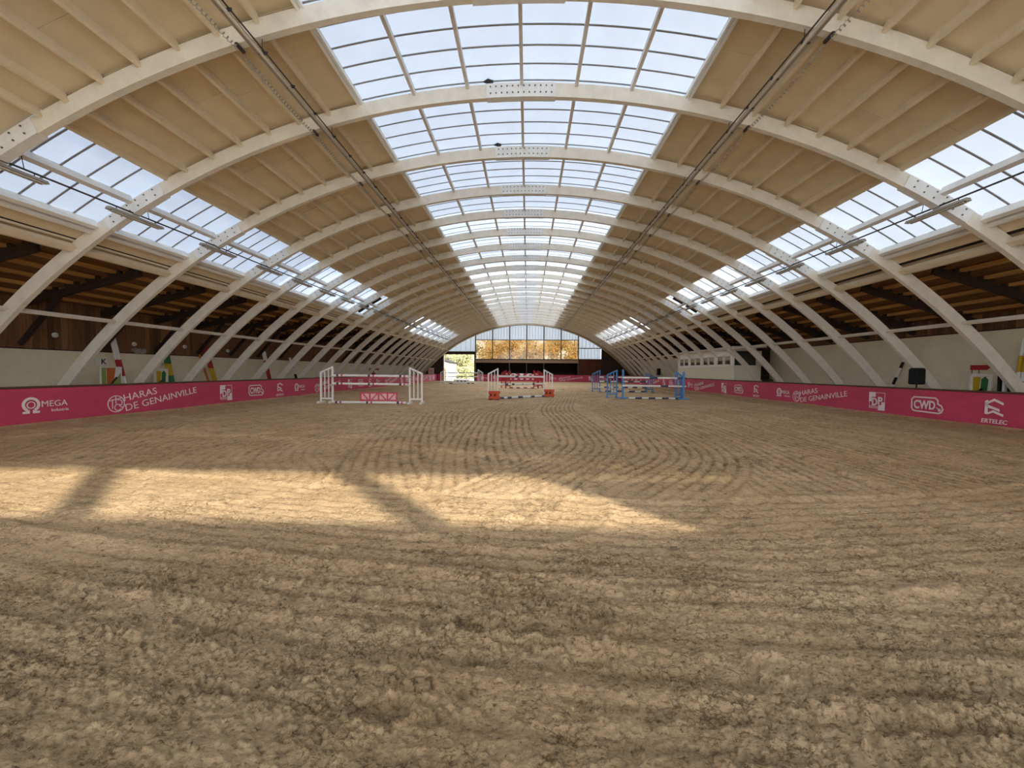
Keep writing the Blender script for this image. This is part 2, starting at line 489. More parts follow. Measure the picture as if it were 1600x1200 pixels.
def build_floor():
    V = []; F = []; D = []; P = []
    off = 0
    def grid(x0, x1, nx, y0, y1, ny):
        nonlocal off
        xs = np.linspace(x0, x1, nx + 1); ys = np.linspace(y0, y1, ny + 1)
        X, Y = np.meshgrid(xs, ys)
        h, d, p = sand(X, Y)
        edge = np.exp(-np.minimum(np.abs(X.ravel() - XL), np.abs(XR - X.ravel())) / 0.35) * 0.05
        V.append(np.stack([X.ravel(), Y.ravel(), h + edge], 1)); D.append(d); P.append(p)
        i = np.arange(ny)[:, None] * (nx + 1) + np.arange(nx)[None, :] + off
        F.append(np.stack([i, i + 1, i + nx + 2, i + nx + 1], -1).reshape(-1, 4))
        off += (nx + 1) * (ny + 1)
    grid(-3.4, 3.4, 740, 0.9, 2.8, 205)
    grid(-6.2, -3.4, 150, 0.9, 2.8, 100)
    grid(3.4, 6.2, 150, 0.9, 2.8, 100)
    grid(-6.2, 6.2, 820, 2.8, 4.6, 130)
    grid(-18, -6.2, 170, 0.9, 4.6, 70)
    grid(6.2, 18, 170, 0.9, 4.6, 70)
    grid(-10, 10, 700, 4.6, 13, 300)
    grid(-18, -10, 130, 4.6, 13, 140)
    grid(10, 18, 130, 4.6, 13, 140)
    grid(-18, 18, 760, 13, 22, 170)
    grid(-18, 18, 400, 22, 31, 90)
    grid(-18, 18, 150, 31, 60.4, 110)
    grid(-18, 18, 130, -4, 0.9, 40)
    v = np.concatenate(V).astype(np.float32); f = np.concatenate(F).astype(np.int32)
    me = bpy.data.meshes.new('floor')
    me.vertices.add(len(v)); me.vertices.foreach_set('co', v.ravel())
    me.loops.add(f.size); me.loops.foreach_set('vertex_index', f.ravel())
    me.polygons.add(len(f)); me.polygons.foreach_set('loop_start', np.arange(0, f.size, 4, dtype=np.int32))
    me.update(calc_edges=True)
    a = me.attributes.new('damp_shade', 'FLOAT', 'POINT'); a.data.foreach_set('value', np.concatenate(D).astype(np.float32))
    a = me.attributes.new('pale', 'FLOAT', 'POINT'); a.data.foreach_set('value', np.concatenate(P).astype(np.float32))
    me.polygons.foreach_set('use_smooth', np.ones(len(f), bool))
    m = bpy.data.materials.new('riding_sand'); m.use_nodes = True
    n = m.node_tree.nodes; l = m.node_tree.links; b = n['Principled BSDF']
    b.inputs['Roughness'].default_value = 0.95; b.inputs['Specular IOR Level'].default_value = 0.08
    ad = n.new('ShaderNodeAttribute'); ad.attribute_name = 'damp_shade'
    ap = n.new('ShaderNodeAttribute'); ap.attribute_name = 'pale'
    r1 = n.new('ShaderNodeValToRGB')
    r1.color_ramp.elements[0].position = 0.25; r1.color_ramp.elements[0].color = (0.73, 0.51, 0.285, 1)
    r1.color_ramp.elements[1].position = 0.75; r1.color_ramp.elements[1].color = (0.86, 0.62, 0.37, 1)
    l.new(ap.outputs['Fac'], r1.inputs[0])
    tcn = n.new('ShaderNodeTexCoord')

    def noise(sc, det=8, rough=0.75, vec=None):
        q = n.new('ShaderNodeTexNoise'); q.inputs['Scale'].default_value = sc; q.inputs['Detail'].default_value = det; q.inputs['Roughness'].default_value = rough
        l.new(vec if vec else tcn.outputs['Object'], q.inputs['Vector']); return q

    def ramp(src, p0, c0, p1, c1):
        q = n.new('ShaderNodeValToRGB'); q.color_ramp.elements[0].position = p0; q.color_ramp.elements[0].color = (c0, c0, c0, 1)
        q.color_ramp.elements[1].position = p1; q.color_ramp.elements[1].color = (c1, c1, c1, 1); l.new(src, q.inputs[0]); return q.outputs[0]

    def mth(op, a_, b_):
        q = n.new('ShaderNodeMath'); q.operation = op
        for i_, v_ in enumerate((a_, b_)):
            if isinstance(v_, (int, float)): q.inputs[i_].default_value = v_
            else: l.new(v_, q.inputs[i_])
        return q.outputs[0]
    # crumbs: warped, slightly stretched cells with dark cracks between them
    mpn = n.new('ShaderNodeMapping'); mpn.inputs['Rotation'].default_value = (0, 0, R_(20)); mpn.inputs['Scale'].default_value = (1.0, 1.7, 1.0)
    l.new(tcn.outputs['Object'], mpn.inputs[0])
    wn = noise(9, 5, 0.7)
    wv = n.new('ShaderNodeVectorMath'); wv.operation = 'MULTIPLY_ADD'; wv.inputs[1].default_value = (0.16, 0.16, 0.16)
    l.new(wn.outputs['Color'], wv.inputs[0]); l.new(mpn.outputs[0], wv.inputs[2])
    vo = n.new('ShaderNodeTexVoronoi'); vo.feature = 'DISTANCE_TO_EDGE'; vo.inputs['Scale'].default_value = 13
    l.new(wv.outputs[0], vo.inputs['Vector'])
    patch = ramp(noise(1.7, 4, 0.6).outputs[0], 0.40, 0.0, 0.62, 1.0)
    crack = mth('MULTIPLY', ramp(vo.outputs['Distance'], 0.0, 1.0, 0.085, 0.0), patch)
    n1 = noise(17, 9, 0.78, wv.outputs[0])
    spot = ramp(n1.outputs[0], 0.375, 1.0, 0.44, 0.0)
    mp3 = n.new('ShaderNodeMapping'); mp3.inputs['Rotation'].default_value = (0, 0, R_(24)); mp3.inputs['Scale'].default_value = (0.75, 2.1, 1.0)
    l.new(tcn.outputs['Object'], mp3.inputs[0])
    n3 = noise(30, 8, 0.7, mp3.outputs[0])
    streak = mth('MULTIPLY', ramp(n3.outputs[0], 0.385, 1.0, 0.435, 0.0), ramp(noise(2.6, 4, 0.6).outputs[0], 0.36, 0.15, 0.60, 1.0))
    n2 = noise(75, 6, 0.8)
    grain = ramp(n2.outputs[0], 0.36, 1.0, 0.45, 0.0)
    dk = mth('ADD', mth('MULTIPLY', crack, 0.45), mth('ADD', mth('MULTIPLY', spot, 0.70), mth('MULTIPLY', grain, 0.30)))
    dk = mth('ADD', mth('ADD', dk, mth('MULTIPLY', streak, 0.62)), ad.outputs['Fac'])
    dkc = n.new('ShaderNodeClamp'); dkc.inputs['Max'].default_value = 0.88; l.new(dk, dkc.inputs[0])
    md = n.new('ShaderNodeMix'); md.data_type = 'RGBA'
    md.inputs[7].default_value = (0.15, 0.085, 0.036, 1)
    l.new(dkc.outputs[0], md.inputs[0]); l.new(r1.outputs[0], md.inputs[6])
    l.new(md.outputs[2], b.inputs['Base Color'])
    hh = mth('SUBTRACT', mth('ADD', mth('MULTIPLY', n1.outputs[0], 1.5), mth('ADD', mth('MULTIPLY', n2.outputs[0], 0.4), mth('MULTIPLY', n3.outputs[0], 0.9))), mth('MULTIPLY', crack, 0.35))
    bp = n.new('ShaderNodeBump'); bp.inputs['Strength'].default_value = 1.0; bp.inputs['Distance'].default_value = 0.024
    l.new(hh, bp.inputs['Height']); l.new(bp.outputs[0], b.inputs['Normal'])
    me.materials.append(m)
    o = bpy.data.objects.new('floor', me); link(o); o['kind'] = 'structure'


build_floor()

# outside ground
gm = mat('outside_ground', (0.50, 0.46, 0.36), 0.9, 0.25, 0.4)
struct('ground', MB().poly([(-160, -120, -0.12), (160, -120, -0.12), (160, 220, -0.12), (-160, 220, -0.12)]), gm)

# ------------------------------------------------------------------ vaulted ceiling, skylights
TH = [11.8, 14.2, 16.5, 18.83, 21.16, 23.45, 25.72, 27.45]
NEAR_BAY = 10
ceil_l = struct('ceiling', loc=(XC, 0, 0)); ceil_r = struct('ceiling', loc=(XC, 0, 0))
sky_c = struct('window_1', loc=(XC, 0, 8.8))
side_l1 = struct('window_2', loc=(XC, 0, 6)); side_l2 = struct('window_3', loc=(XC, 0, 6))
side_r1 = struct('window_4', loc=(XC, 0, 6)); side_r2 = struct('window_5', loc=(XC, 0, 6))
rnd = random.Random(3)


def bay_has_side(n): return 3 <= n <= 10 or 15 <= n <= 21


bays = [(Y_REAR, YA[0], -1)] + [(YA[n], YA[n + 1], n) for n in range(25)]
for sgn, root, w1, w2 in ((-1, ceil_l, side_l1, side_l2), (1, ceil_r, side_r1, side_r2)):
    farp, farb, fargap = MB(), MB(), MB()
    farbar, farsheet, farrib = {w1: MB(), w2: MB()}, {w1: MB(), w2: MB()}, {w1: MB(), w2: MB()}
    farframe = MB()
    for y0, y1, n in bays:
        near = 1 <= n <= NEAR_BAY
        side = bay_has_side(n)
        edges = TH + ([] if side else [30.6, 34.0])
        for a, b in zip(edges[:-1], edges[1:]):
            cut = [0, 1]
            if near and n < 7 and rnd.random() < 0.6: cut = [0, rnd.uniform(0.3, 0.7), 1]
            for c0, c1 in zip(cut[:-1], cut[1:]):
                dz = rnd.uniform(-0.006, 0.006)
                ya = y0 + (y1 - y0) * c0 + (0.004 if c0 else 0); yb = y0 + (y1 - y0) * c1 - (0.004 if c1 < 1 else 0)
                mb = farp if not near else MB()
                cyl_slab(mb, sgn * (a + 0.02), sgn * (b - 0.02), RP + dz, RP + 0.06, ya, yb)
                if near: part('ceiling_board', mb, M['panel'] if rnd.random() < 0.6 else M['panel2'], root)
        # lower board strip between the skylight and the white eave beam
        mb = farp if not near else MB()
        cyl_slab(mb, sgn * 34.1, sgn * 35.75, RP - 0.08, RP - 0.02, y0, y1)
        if near: part('ceiling_board', mb, M['panel2'], root)
        mb = fargap if not near else MB()
        cyl_slab(mb, sgn * 35.76, sgn * 36.1, RP - 0.04, RP - 0.02, y0, y1)  # dark strip painted in for the shadow gap above the eave beam
        if near: part('shadow_gap_strip', mb, M['dark'], root)
        # purlins
        pl = TH[1:-1] + ([] if side else [27.45, 30.6])
        for t in pl:
            mb = farb if not near else MB()
            h = 0.14
            cyl_slab(mb, sgn * (t - 0.09), sgn * (t + 0.09), RI + 0.22, RP + 0.01, y0 + 0.055, y1 - 0.055)
            if near: part('purlin', mb, M['purlin'], root)
        # skylight head and sill battens, eave beam with its painted shadow gap
        mb = farb if not near else MB()
        cyl_slab(mb, sgn * 36.12, sgn * 36.6, RI + 0.13, RI + 0.27, y0 + 0.06, y1 - 0.06)
        if near: part('eave_beam', mb, M['purlin'], root)
        mb = farb if not near else MB()
        cyl_slab(mb, sgn * 43.4, sgn * 43.66, RI + 0.16, RI + 0.25, y0 + 0.06, y1 - 0.06)
        if near: part('side_rail', mb, M['arch'], root)
        if side:
            w = w1 if n <= 10 else w2
            ns = 5 if y1 - y0 > 2.5 else 4
            for k in range(ns):
                ya = y0 + (y1 - y0) * k / ns; yb = y0 + (y1 - y0) * (k + 1) / ns
                mb = farsheet[w] if not near else MB()
                cyl_sheet(mb, sgn * 27.3, sgn * 34.1, RP + 0.03 + 0.008 * (k % 2), ya - 0.004, yb + 0.004)
                if near: part('glazing_sheet', mb, M['sheet'] if n < 7 else M['sheet2'], w)
                if k: cyl_slab(farrib[w], sgn * 27.4, sgn * 34.0, RP + 0.012, RP + 0.029, ya - 0.02, ya + 0.02)
            for nm, t, ht, r0, m_ in (('glazing_bar', 30.6, 0.16, RI + 0.24, 'bar'), ('skylight_sill', 33.95, 0.16, RI + 0.22, 'frame')):
                mb = farbar[w] if not near else MB()
                cyl_slab(mb, sgn * (t - ht), sgn * (t + ht), r0, RP + 0.02, y0 + 0.05, y1 - 0.05)
                if near: part(nm, mb, M[m_], w)
            mb = farbar[w] if not near else MB()
            cyl_slab(mb, sgn * 34.35, sgn * 34.6, RI + 0.20, RP - 0.05, y0 + 0.05, y1 - 0.05)
            if near: part('sill_batten', mb, M['frame'], w)
            mb = farbar[w] if not near else MB()
            cyl_slab(mb, sgn * 27.3, sgn * 27.5, RI + 0.30, RP + 0.03, y0 + 0.05, y1 - 0.05)
            if near: part('skylight_head', mb, M['purlin'], w)
    skin = MB()
    for y0, y1, n in bays:
        cyl_slab(skin, sgn * 11.95, sgn * (27.3 if bay_has_side(n) else 37.5), RP + 0.08, RP + 0.14, y0, y1)
        if bay_has_side(n): cyl_slab(skin, sgn * 34.05, sgn * 37.5, RP + 0.05, RP + 0.12, y0, y1)
    part('roof_skin', skin, M['panel'], root, stuff=True)
    part('ceiling_boarding', farp, M['panel'], root, stuff=True)
    part('purlin_run', farb, M['purlin'], root, stuff=True)
    part('shadow_gap_run', fargap, M['dark'], root, stuff=True)
    for w in (w1, w2):
        if farbar[w].v: part('glazing_bars', farbar[w], M['bar'], w, stuff=True)
        if farsheet[w].v: part('glazing_sheets', farsheet[w], M['sheet3'], w, stuff=True)
        part('sheet_ribs', farrib[w], M['rib'], w, stuff=True)

fb, fs, fr = MB(), MB(), MB()
for y0, y1, n in bays:
    if n > 23: 
        for a, b in ((-11.8, -5.9), (-5.9, 0), (0, 5.9), (5.9, 11.8)):
            cyl_sheet(fs, a, b, RP + 0.03, y0, y1)
        continue
    near = n <= NEAR_BAY
    ns = 5 if y1 - y0 > 2.5 else 4
    for k in range(ns):
        ya = y0 + (y1 - y0) * k / ns; yb = y0 + (y1 - y0) * (k + 1) / ns
        mb = fs if not near else MB()
        cyl_sheet(mb, -11.8, 11.8, RP + 0.03 + 0.008 * (k % 2), ya - 0.004, yb + 0.004)
        if near: part('glazing_sheet', mb, M['sheet'] if n < 7 else M['sheet2'], sky_c)
        cyl_slab(fr, -11.7, 11.7, RP + 0.012, RP + 0.029, ya - 0.018, ya + 0.018)
    for t in (-7.8, -3.9, 0, 3.9, 7.8):
        mb = fb if not near else MB()
        cyl_slab(mb, t - 0.11, t + 0.11, RI + 0.26, RP + 0.02, y0 + 0.055, y1 - 0.055)
        if near: part('glazing_bar', mb, M['bar'], sky_c)
    for t in (-11.8, 11.8):
        for dt, r0 in ((-0.12 if t > 0 else 0.12, RI + 0.30), (0.1 if t > 0 else -0.1, RI + 0.26)):
            mb = fb if not near else MB()
            cyl_slab(mb, t + dt - 0.07, t + dt + 0.07, r0, RP + 0.03, y0 + 0.055, y1 - 0.055)
            if near: part('skylight_curb', mb, M['frame'], sky_c)
part('glazing_bars', fb, M['bar'], sky_c, stuff=True)
part('glazing_sheets', fs, M['sheet3'], sky_c, stuff=True)
part('sheet_ribs', fr, M['rib'], sky_c, stuff=True)

# ------------------------------------------------------------------ arch ribs
ORD = ['', 'first', 'second', 'third', 'fourth', 'fifth', 'sixth', 'seventh', 'eighth', 'ninth', 'tenth', 'eleventh', 'twelfth', 'thirteenth', 'fourteenth', 'fifteenth', 'sixteenth', 'seventeenth', 'eighteenth', 'nineteenth', 'twentieth', 'twenty-first', 'twenty-second', 'twenty-third', 'twenty-fourth', 'twenty-fifth']


def bolts(t0, t1, rows, cnt, y):
    mb = MB()
    for r in rows:
        for i in range(cnt):
            t = t0 + (t1 - t0) * (i + 0.5) / cnt
            c = Vector(cyl(t, r, y))
            mb.tube([c + Vector((0, 0.004, 0)), c - Vector((0, 0.018, 0))], 0.019, 6)
    return mb


arch0 = thing('roof_arch', (XC, 0, 0), 'x', 'arch', 'arched roof ribs')
bm_ = MB(); cyl_slab(bm_, -55.7, 55.7, RI, RO, -0.065, 0.065, 1.0)
part('beam', bm_, M['arch'], arch0)
cp = MB(); cyl_slab(cp, -2.55, 2.45, RI - 0.012, RO + 0.0, -0.095, 0.095, 1.3)
cpo = part('crown_plate', cp, M['plate'], arch0)
part('bolt_heads', bolts(-2.45, 2.35, (RI + 0.09, RI + 0.25), 12, -0.097), M['bolt'], cpo, stuff=True)
for s in (-1, 1):
    sp = MB(); cyl_slab(sp, s * 28.05, s * 33.1, RI - 0.012, RO - 0.02, -0.095, 0.095, 1.3)
    spo = part('splice_plate', sp, M['plate'], arch0)
    part('bolt_heads', bolts(s * 28.3, s * 32.9, (RI + 0.09, RI + 0.25), 6, -0.097), M['bolt'], spo, stuff=True)
for i, n in enumerate(range(2, 25)):
    o = arch0 if i == 0 else dup(arch0)
    o.location = (XC, YA[n], 0)
    wh = 'nearest the camera, just over the top edge' if n == 2 else ('%s counted from the camera end of the hall' % ORD[n - 1])
    if n == 4: wh = 'third from the camera, a pigeon on its crown plate'
    if n == 5: wh = 'fourth from the camera, a pigeon left of its crown plate'
    o['label'] = 'white curved timber roof arch, ' + wh
for n in (0, 1):
    o = dup(arch0); o.location = (XC, YA[n], 0)
    o['label'] = 'white curved timber roof arch ' + ('over the entrance behind the camera' if n == 0 else 'right above the camera')
ea = thing('end_arch', (XC, Y_END - 0.25, 0), 'broad beige end arch framing the glazed far gable', 'arch')
eb = MB(); cyl_slab(eb, -55.7, 55.7, RI, RO + 0.1, Y_END - 0.9, Y_END, 1.0)
part('beam', eb, mat('end_arch_brown', (0.46, 0.37, 0.24), 0.7, 0.2, 2), ea)

# ------------------------------------------------------------------ side aisles: eave decks, walls
def aisle(sgn, wx, zw, slope, zwhite, names):
    xin = XC + sgn * 11.75
    zin = zw + slope * abs(wx - xin)
    zs = lambda x: zw + slope * abs(wx - x)
    root = struct('ceiling', loc=(wx, 0, zw))
    d = MB()
    d.hexa([(wx + sgn * 0.3, Y_REAR, zs(wx) - 0.1), (xin, Y_REAR, zin), (xin, Y_END, zin), (wx + sgn * 0.3, Y_END, zs(wx) - 0.1),
            (wx + sgn * 0.3, Y_REAR, zs(wx)), (xin, Y_REAR, zin + 0.1), (xin, Y_END, zin + 0.1), (wx + sgn * 0.3, Y_END, zs(wx))])
    part('eave_deck', d, M['deck'], root)
    far = MB(); farr = MB()
    N = 7
    for y0, y1, n in bays:
        near = 2 <= n <= 11
        for k in range(N):
            x = wx + (xin - wx) * (k + 0.6) / N
            mb = far if not near else MB()
            mb.bar((x, y0 + 0.02, zs(x) - 0.06), (x, y1 - 0.02, zs(x) - 0.06), 0.20, 0.10)
            if near: part('eave_purlin', mb, M['eave'], root)
        # dark rafter with its packers, and a strut down to the wall
        mb = farr if not near else MB()
        y = y1 - 0.12
        xa, xb = wx - sgn * 0.05, xin + sgn * 0.9
        mb.bar((xa, y, zs(xa) - 0.30), (xb, y, zs(xb) - 0.30), 0.09, 0.24)
        if near: part('rafter', mb, M['dark'], root)
        mb = farr if not near else MB()
        for k in range(N):
            x = wx + (xin - wx) * (k + 0.6) / N
            mb.box(x - 0.22, x + 0.22, y - 0.05, y + 0.05, zs(x) - 0.2, zs(x) - 0.02)
        if near: part('rafter_packer', mb, M['dark'], root)
        mb = farr if not near else MB()
        xs = wx - sgn * 1.5
        mb.bar((xs, y, zs(xs) - 0.4), (wx - sgn * 0.06, y, zwhite + 0.15), 0.10, 0.14)
        if near: part('strut', mb, M['dark'], root)
    part('eave_purlin_run', far, M['eave'], root, stuff=True)
    part('rafter_run', farr, M['dark'], root, stuff=True)
    # infill above the eave beam, between vault and aisle deck
    fi = MB(); fi.box(min(xin, xin + sgn * 0.05), max(xin, xin + sgn * 0.05), Y_REAR, Y_END, zin - 0.35, zin + 0.25)
    part('eave_fascia', fi, M['purlin'], root)
    # the outer wall: white lower wall, dark cap, vertical boards above
    w = struct(names, loc=(wx, 0, 0))
    lw = MB(); lw.box(min(wx, wx + sgn * 0.25), max(wx, wx + sgn * 0.25), Y_REAR, Y_END, 0, zwhite)
    part('masonry', lw, M['wall'], w)
    cap = MB(); cap.box(min(wx - sgn * 0.04, wx + sgn * 0.2), max(wx - sgn * 0.04, wx + sgn * 0.2), Y_REAR, Y_END, zwhite, zwhite + 0.035)
    part('wall_cap', cap, M['dark'], w)
    farb = MB()
    y = Y_REAR
    rr = random.Random(5 if sgn < 0 else 6)
    ma = [mat('board_tone_%d' % i, tuple(c * k for c in (0.23, 0.11, 0.048)), 0.75, 0.5, 3.0, 0.3, 20, stretch=(1, 6, 0.4)) for i, k in enumerate((0.6, 0.85, 1.1, 1.45))]
    while y < Y_END - 0.05:
        wd = rr.uniform(0.17, 0.23)
        dx = rr.uniform(0, 0.025)
        near = 9.5 < y < 20
        mb = farb if not near else MB()
        x0, x1 = wx + sgn * dx, wx + sgn * 0.1
        mb.box(min(x0, x1), max(x0, x1), y + 0.006, min(y + wd, Y_END) - 0.006, zwhite + 0.035, zw + 0.05)
        if near: part('wall_board', mb, rr.choice(ma), w)
        y += wd
    part('wall_boarding', farb, ma[2], w, stuff=True)


aisle(-1, WXL, 4.0, 0.235, 2.2, 'wall_left')
aisle(1, WXR, 3.75, 0.31, 3.1, 'wall_right')

# ------------------------------------------------------------------ rear gable (behind the camera): glazing band that lets the sun patch in
rw = struct('wall_rear', loc=(0, Y_REAR, 0))
M['rear'] = sheet_mat('rear_fill_sheet', (0.52, 0.515, 0.50), 0.3)  # unseen translucent sheeting, added behind the camera to brighten the hall
ww = MB()
yq = Y_REAR - 0.1
for x0, x1, z0, z1 in ((-17.2, -6.6, 0, 4.67), (6.6, 16.6, 0, 4.67), (-6.6, 6.6, 4.25, 4.67), (-17.2, -7.03, 4.67, 6.1), (7.03, 16.6, 4.67, 6.1)):
    ww.poly([(x0, yq, z0), (x1, yq, z0), (x1, yq, z1), (x0, yq, z1)])
part('fill_wall_sheet', ww, M['rear'], rw)
pm = MB()
for x in (-3.2, 0.53, 4.29): pm.box(x - 0.15, x + 0.15, Y_REAR - 0.15, Y_REAR + 0.1, 4.6, 6.15)
part('gable_post', pm, M['dark'], rw)
gp = MB()
a = [(x, ) for x in np.linspace(-11, 10.6, 30)]
for i in range(29):
    xa, xb = a[i][0], a[i + 1][0]
    za = ZC + math.sqrt((RP + 0.05) ** 2 - (xa - XC) ** 2); zb = ZC + math.sqrt((RP + 0.05) ** 2 - (xb - XC) ** 2)
    gp.poly([(xa, Y_REAR - 0.1, 6.15), (xb, Y_REAR - 0.1, 6.15), (xb, Y_REAR - 0.1, max(zb, 6.16)), (xa, Y_REAR - 0.1, max(za, 6.16))])
part('gable_sheet', gp, M['rear'], rw)  # upper part of the added rear fill sheeting, out of view
can = MB(); can.box(-13, 14, -10, Y_REAR - 0.2, 4.3, 4.4)  # unseen canopy added to keep direct sun out of the rear doorway
part('sun_block_canopy', can, M['white'], rw)

# ------------------------------------------------------------------ far gable
ew = struct('wall_end', loc=(0, Y_END, 0))
ZG = lambda x, r=RI - 0.05: ZC + math.sqrt(r * r - (x - XC) ** 2)
MX = [-7.82 + 2.553 * i for i in range(7)]
gs = MB(); ribs = MB()


def gable_panel(x0, x1, z0):
    mb = MB()
    nst = 6
    for i in range(nst):
        xa = x0 + (x1 - x0) * i / nst; xb = x0 + (x1 - x0) * (i + 1) / nst
        mb.poly([(xa, Y_END + 0.05, z0), (xb, Y_END + 0.05, z0), (xb, Y_END + 0.05, max(ZG(xb) + 0.3, z0 + 0.01)), (xa, Y_END + 0.05, max(ZG(xa) + 0.3, z0 + 0.01))])
        if i: ribs.bar((xa, Y_END + 0.03, z0), (xa, Y_END + 0.03, ZG(xa) + 0.2), 0.04, 0.03, (0, 1, 0))
    part('gable_sheet', mb, M['gable'], ew)


for i in range(6): gable_panel(MX[i], MX[i + 1], 6.22)
gable_panel(-12.3, MX[0], 4.45)
gable_panel(MX[6], 10.9, 5.05)
mb = MB(); mb.poly([(MX[6], Y_END + 0.05, 3.4), (10.85, Y_END + 0.05, 3.4), (10.85, Y_END + 0.05, 4.95), (MX[6], Y_END + 0.05, 4.95)])
part('gable_sheet', mb, M['gable'], ew)
for i in range(1, 7):
    x = MX[6] + (10.85 - MX[6]) * i / 7; ribs.bar((x, Y_END + 0.03, 3.4), (x, Y_END + 0.03, 4.95), 0.04, 0.03, (0, 1, 0))
part('sheet_ribs', ribs, M['rib'], ew, stuff=True)
for x in MX:
    mb = MB(); mb.box(x - 0.07, x + 0.07, Y_END - 0.12, Y_END + 0.12, 0 if x in (MX[0], MX[6]) else 2.75, ZG(x) + 0.1)
    part('gable_post', mb, M['barrel'], ew)
for x in MX[2:5]:
    mb = MB(); mb.box(x - 0.05, x + 0.05, Y_END - 0.1, Y_END + 0.1, 0, 2.75)
    part('slim_post', mb, M['barrel'], ew)
for z, x0, x1, h in ((6.19, MX[0], MX[6], 0.10), (3.28, MX[0], MX[6], 0.16), (5.0, MX[6], 10.9, 0.10), (3.36, MX[6], 10.9, 0.08)):
    mb = MB(); mb.box(x0, x1, Y_END - 0.08, Y_END + 0.1, z - h / 2, z + h / 2)
    part('gable_rail', mb, M['barrel'], ew)
mb = MB(); mb.box(MX[0], MX[6], Y_END - 0.15, Y_END + 0.1, 2.78, 3.18)
part('sill_boarding', mb, mat('sill_brown', (0.36, 0.24, 0.15), 0.7, 0.2, 3), ew)
mb = MB(); mb.box(-12.6, MX[0] - 0.05, Y_END - 0.1, Y_END + 0.15, 4.0, 4.45)
part('door_lintel', mb, M['dark'], ew)
mb = MB(); mb.box(MX[6], 10.95, Y_END + 0.16, Y_END + 0.2, 0, 3.4); part('board_backing', mb, M['dark'], ew)
mb = MB(); mb.box(-17.2, -12.62, Y_END, Y_END + 0.2, 0, 4.6); mb.poly([(-17.2, Y_END, 4.6), (-12.3, Y_END, 4.6), (-12.3, Y_END, 5.2), (-13, Y_END, 4.6)])
part('dark_boarding', mb, M['dark'], ew)
for k in range(8):
    x0 = MX[6] + (10.9 - MX[6]) * k / 8; x1 = MX[6] + (10.9 - MX[6]) * (k + 1) / 8
    mb = MB(); mb.box(x0 + 0.015, x1 - 0.015, Y_END + 0.02 * (k % 2), Y_END + 0.15, 0, 3.32)
    part('wall_board', mb, mat('end_board_%d' % k, (0.10 + 0.02 * (k % 3), 0.035, 0.018), 0.8, 0.3, 3), ew)
mb = MB(); mb.box(10.9, 16.6, Y_END, Y_END + 0.2, 0, 5.3)
part('dark_boarding', mb, M['dark'], ew)
# dark stand behind the opening
mb = MB()
mb.box(MX[0], MX[6], Y_END + 5.0, Y_END + 5.1, 0, 3.2); mb.box(MX[0] - 0.1, MX[0], Y_END + 0.15, Y_END + 5, 0, 3.2); mb.box(MX[6], MX[6] + 0.1, Y_END + 0.15, Y_END + 5, 0, 3.2)
mb.box(MX[0], MX[6], Y_END + 0.12, Y_END + 5, 3.15, 3.25); mb.box(MX[0], MX[6], Y_END, Y_END + 5, -0.1, 0.02)
part('stand_lining', mb, M['dark'], ew)
for k in range(3):
    mb = MB(); mb.box(1.5, MX[6] - 0.1, Y_END + 2.2 + k * 0.8, Y_END + 3 + k * 0.8, 0.02, 0.5 + 0.4 * k)
    part('stand_step', mb, mat('stand_red_%d' % k, (0.10, 0.03, 0.02), 0.8), ew)

# amber picture window
pw = struct('window_6', loc=(0, Y_END, 4.7))
for i in range(6):
    mb = MB(); mb.box(MX[i] + 0.07, MX[i + 1] - 0.07, Y_END + 0.0, Y_END + 0.02, 3.36, 6.14)
    part('pane', mb, M['amber'], pw)
# open doorway with its sliding leaf frame
dr = struct('door_1', loc=(-10.2, Y_END, 0))
mb = MB(); mb.box(-12.66, -12.55, Y_END - 0.12, Y_END + 0.12, 0, 4.0); part('door_jamb', mb, M['white'], dr)
mb = MB(); mb.box(-8.02, -7.9, Y_END - 0.12, Y_END + 0.12, 0, 4.0); part('door_jamb', mb, M['dark'], dr)
mb = MB(); mb.box(-12.6, -7.95, Y_END - 0.1, Y_END + 0.6, 0.0, 0.05); part('door_sill', mb, M['wall'], dr)

# ------------------------------------------------------------------ beyond the far end: shed, trees
sh = thing('shed', (-15.5, 74, 0), 'white shed with sloping dark roof edge seen through the far doorway', 'shed')
mb = MB(); mb.prism([(-24, 0), (-14.5, 0), (-14.5, 2.95), (-17.2, 3.75), (-24, 5.7)], lambda x, z, k: (x, 74 + 8 * k, z)); part('wall', mb, M['white'], sh)
mb = MB(); mb.prism([(-24, 5.7), (-14.25, 2.9), (-14.25, 3.15), (-24, 6.0)], lambda x, z, k: (x, 73.6 + 8.6 * k, z)); part('roof', mb, M['dark'], sh)
mb = MB(); mb.box(-15.75, -15.05, 73.93, 74.02, 0, 2.2); part('door', mb, mat('brown_door', (0.40, 0.22, 0.12), 0.6), sh)


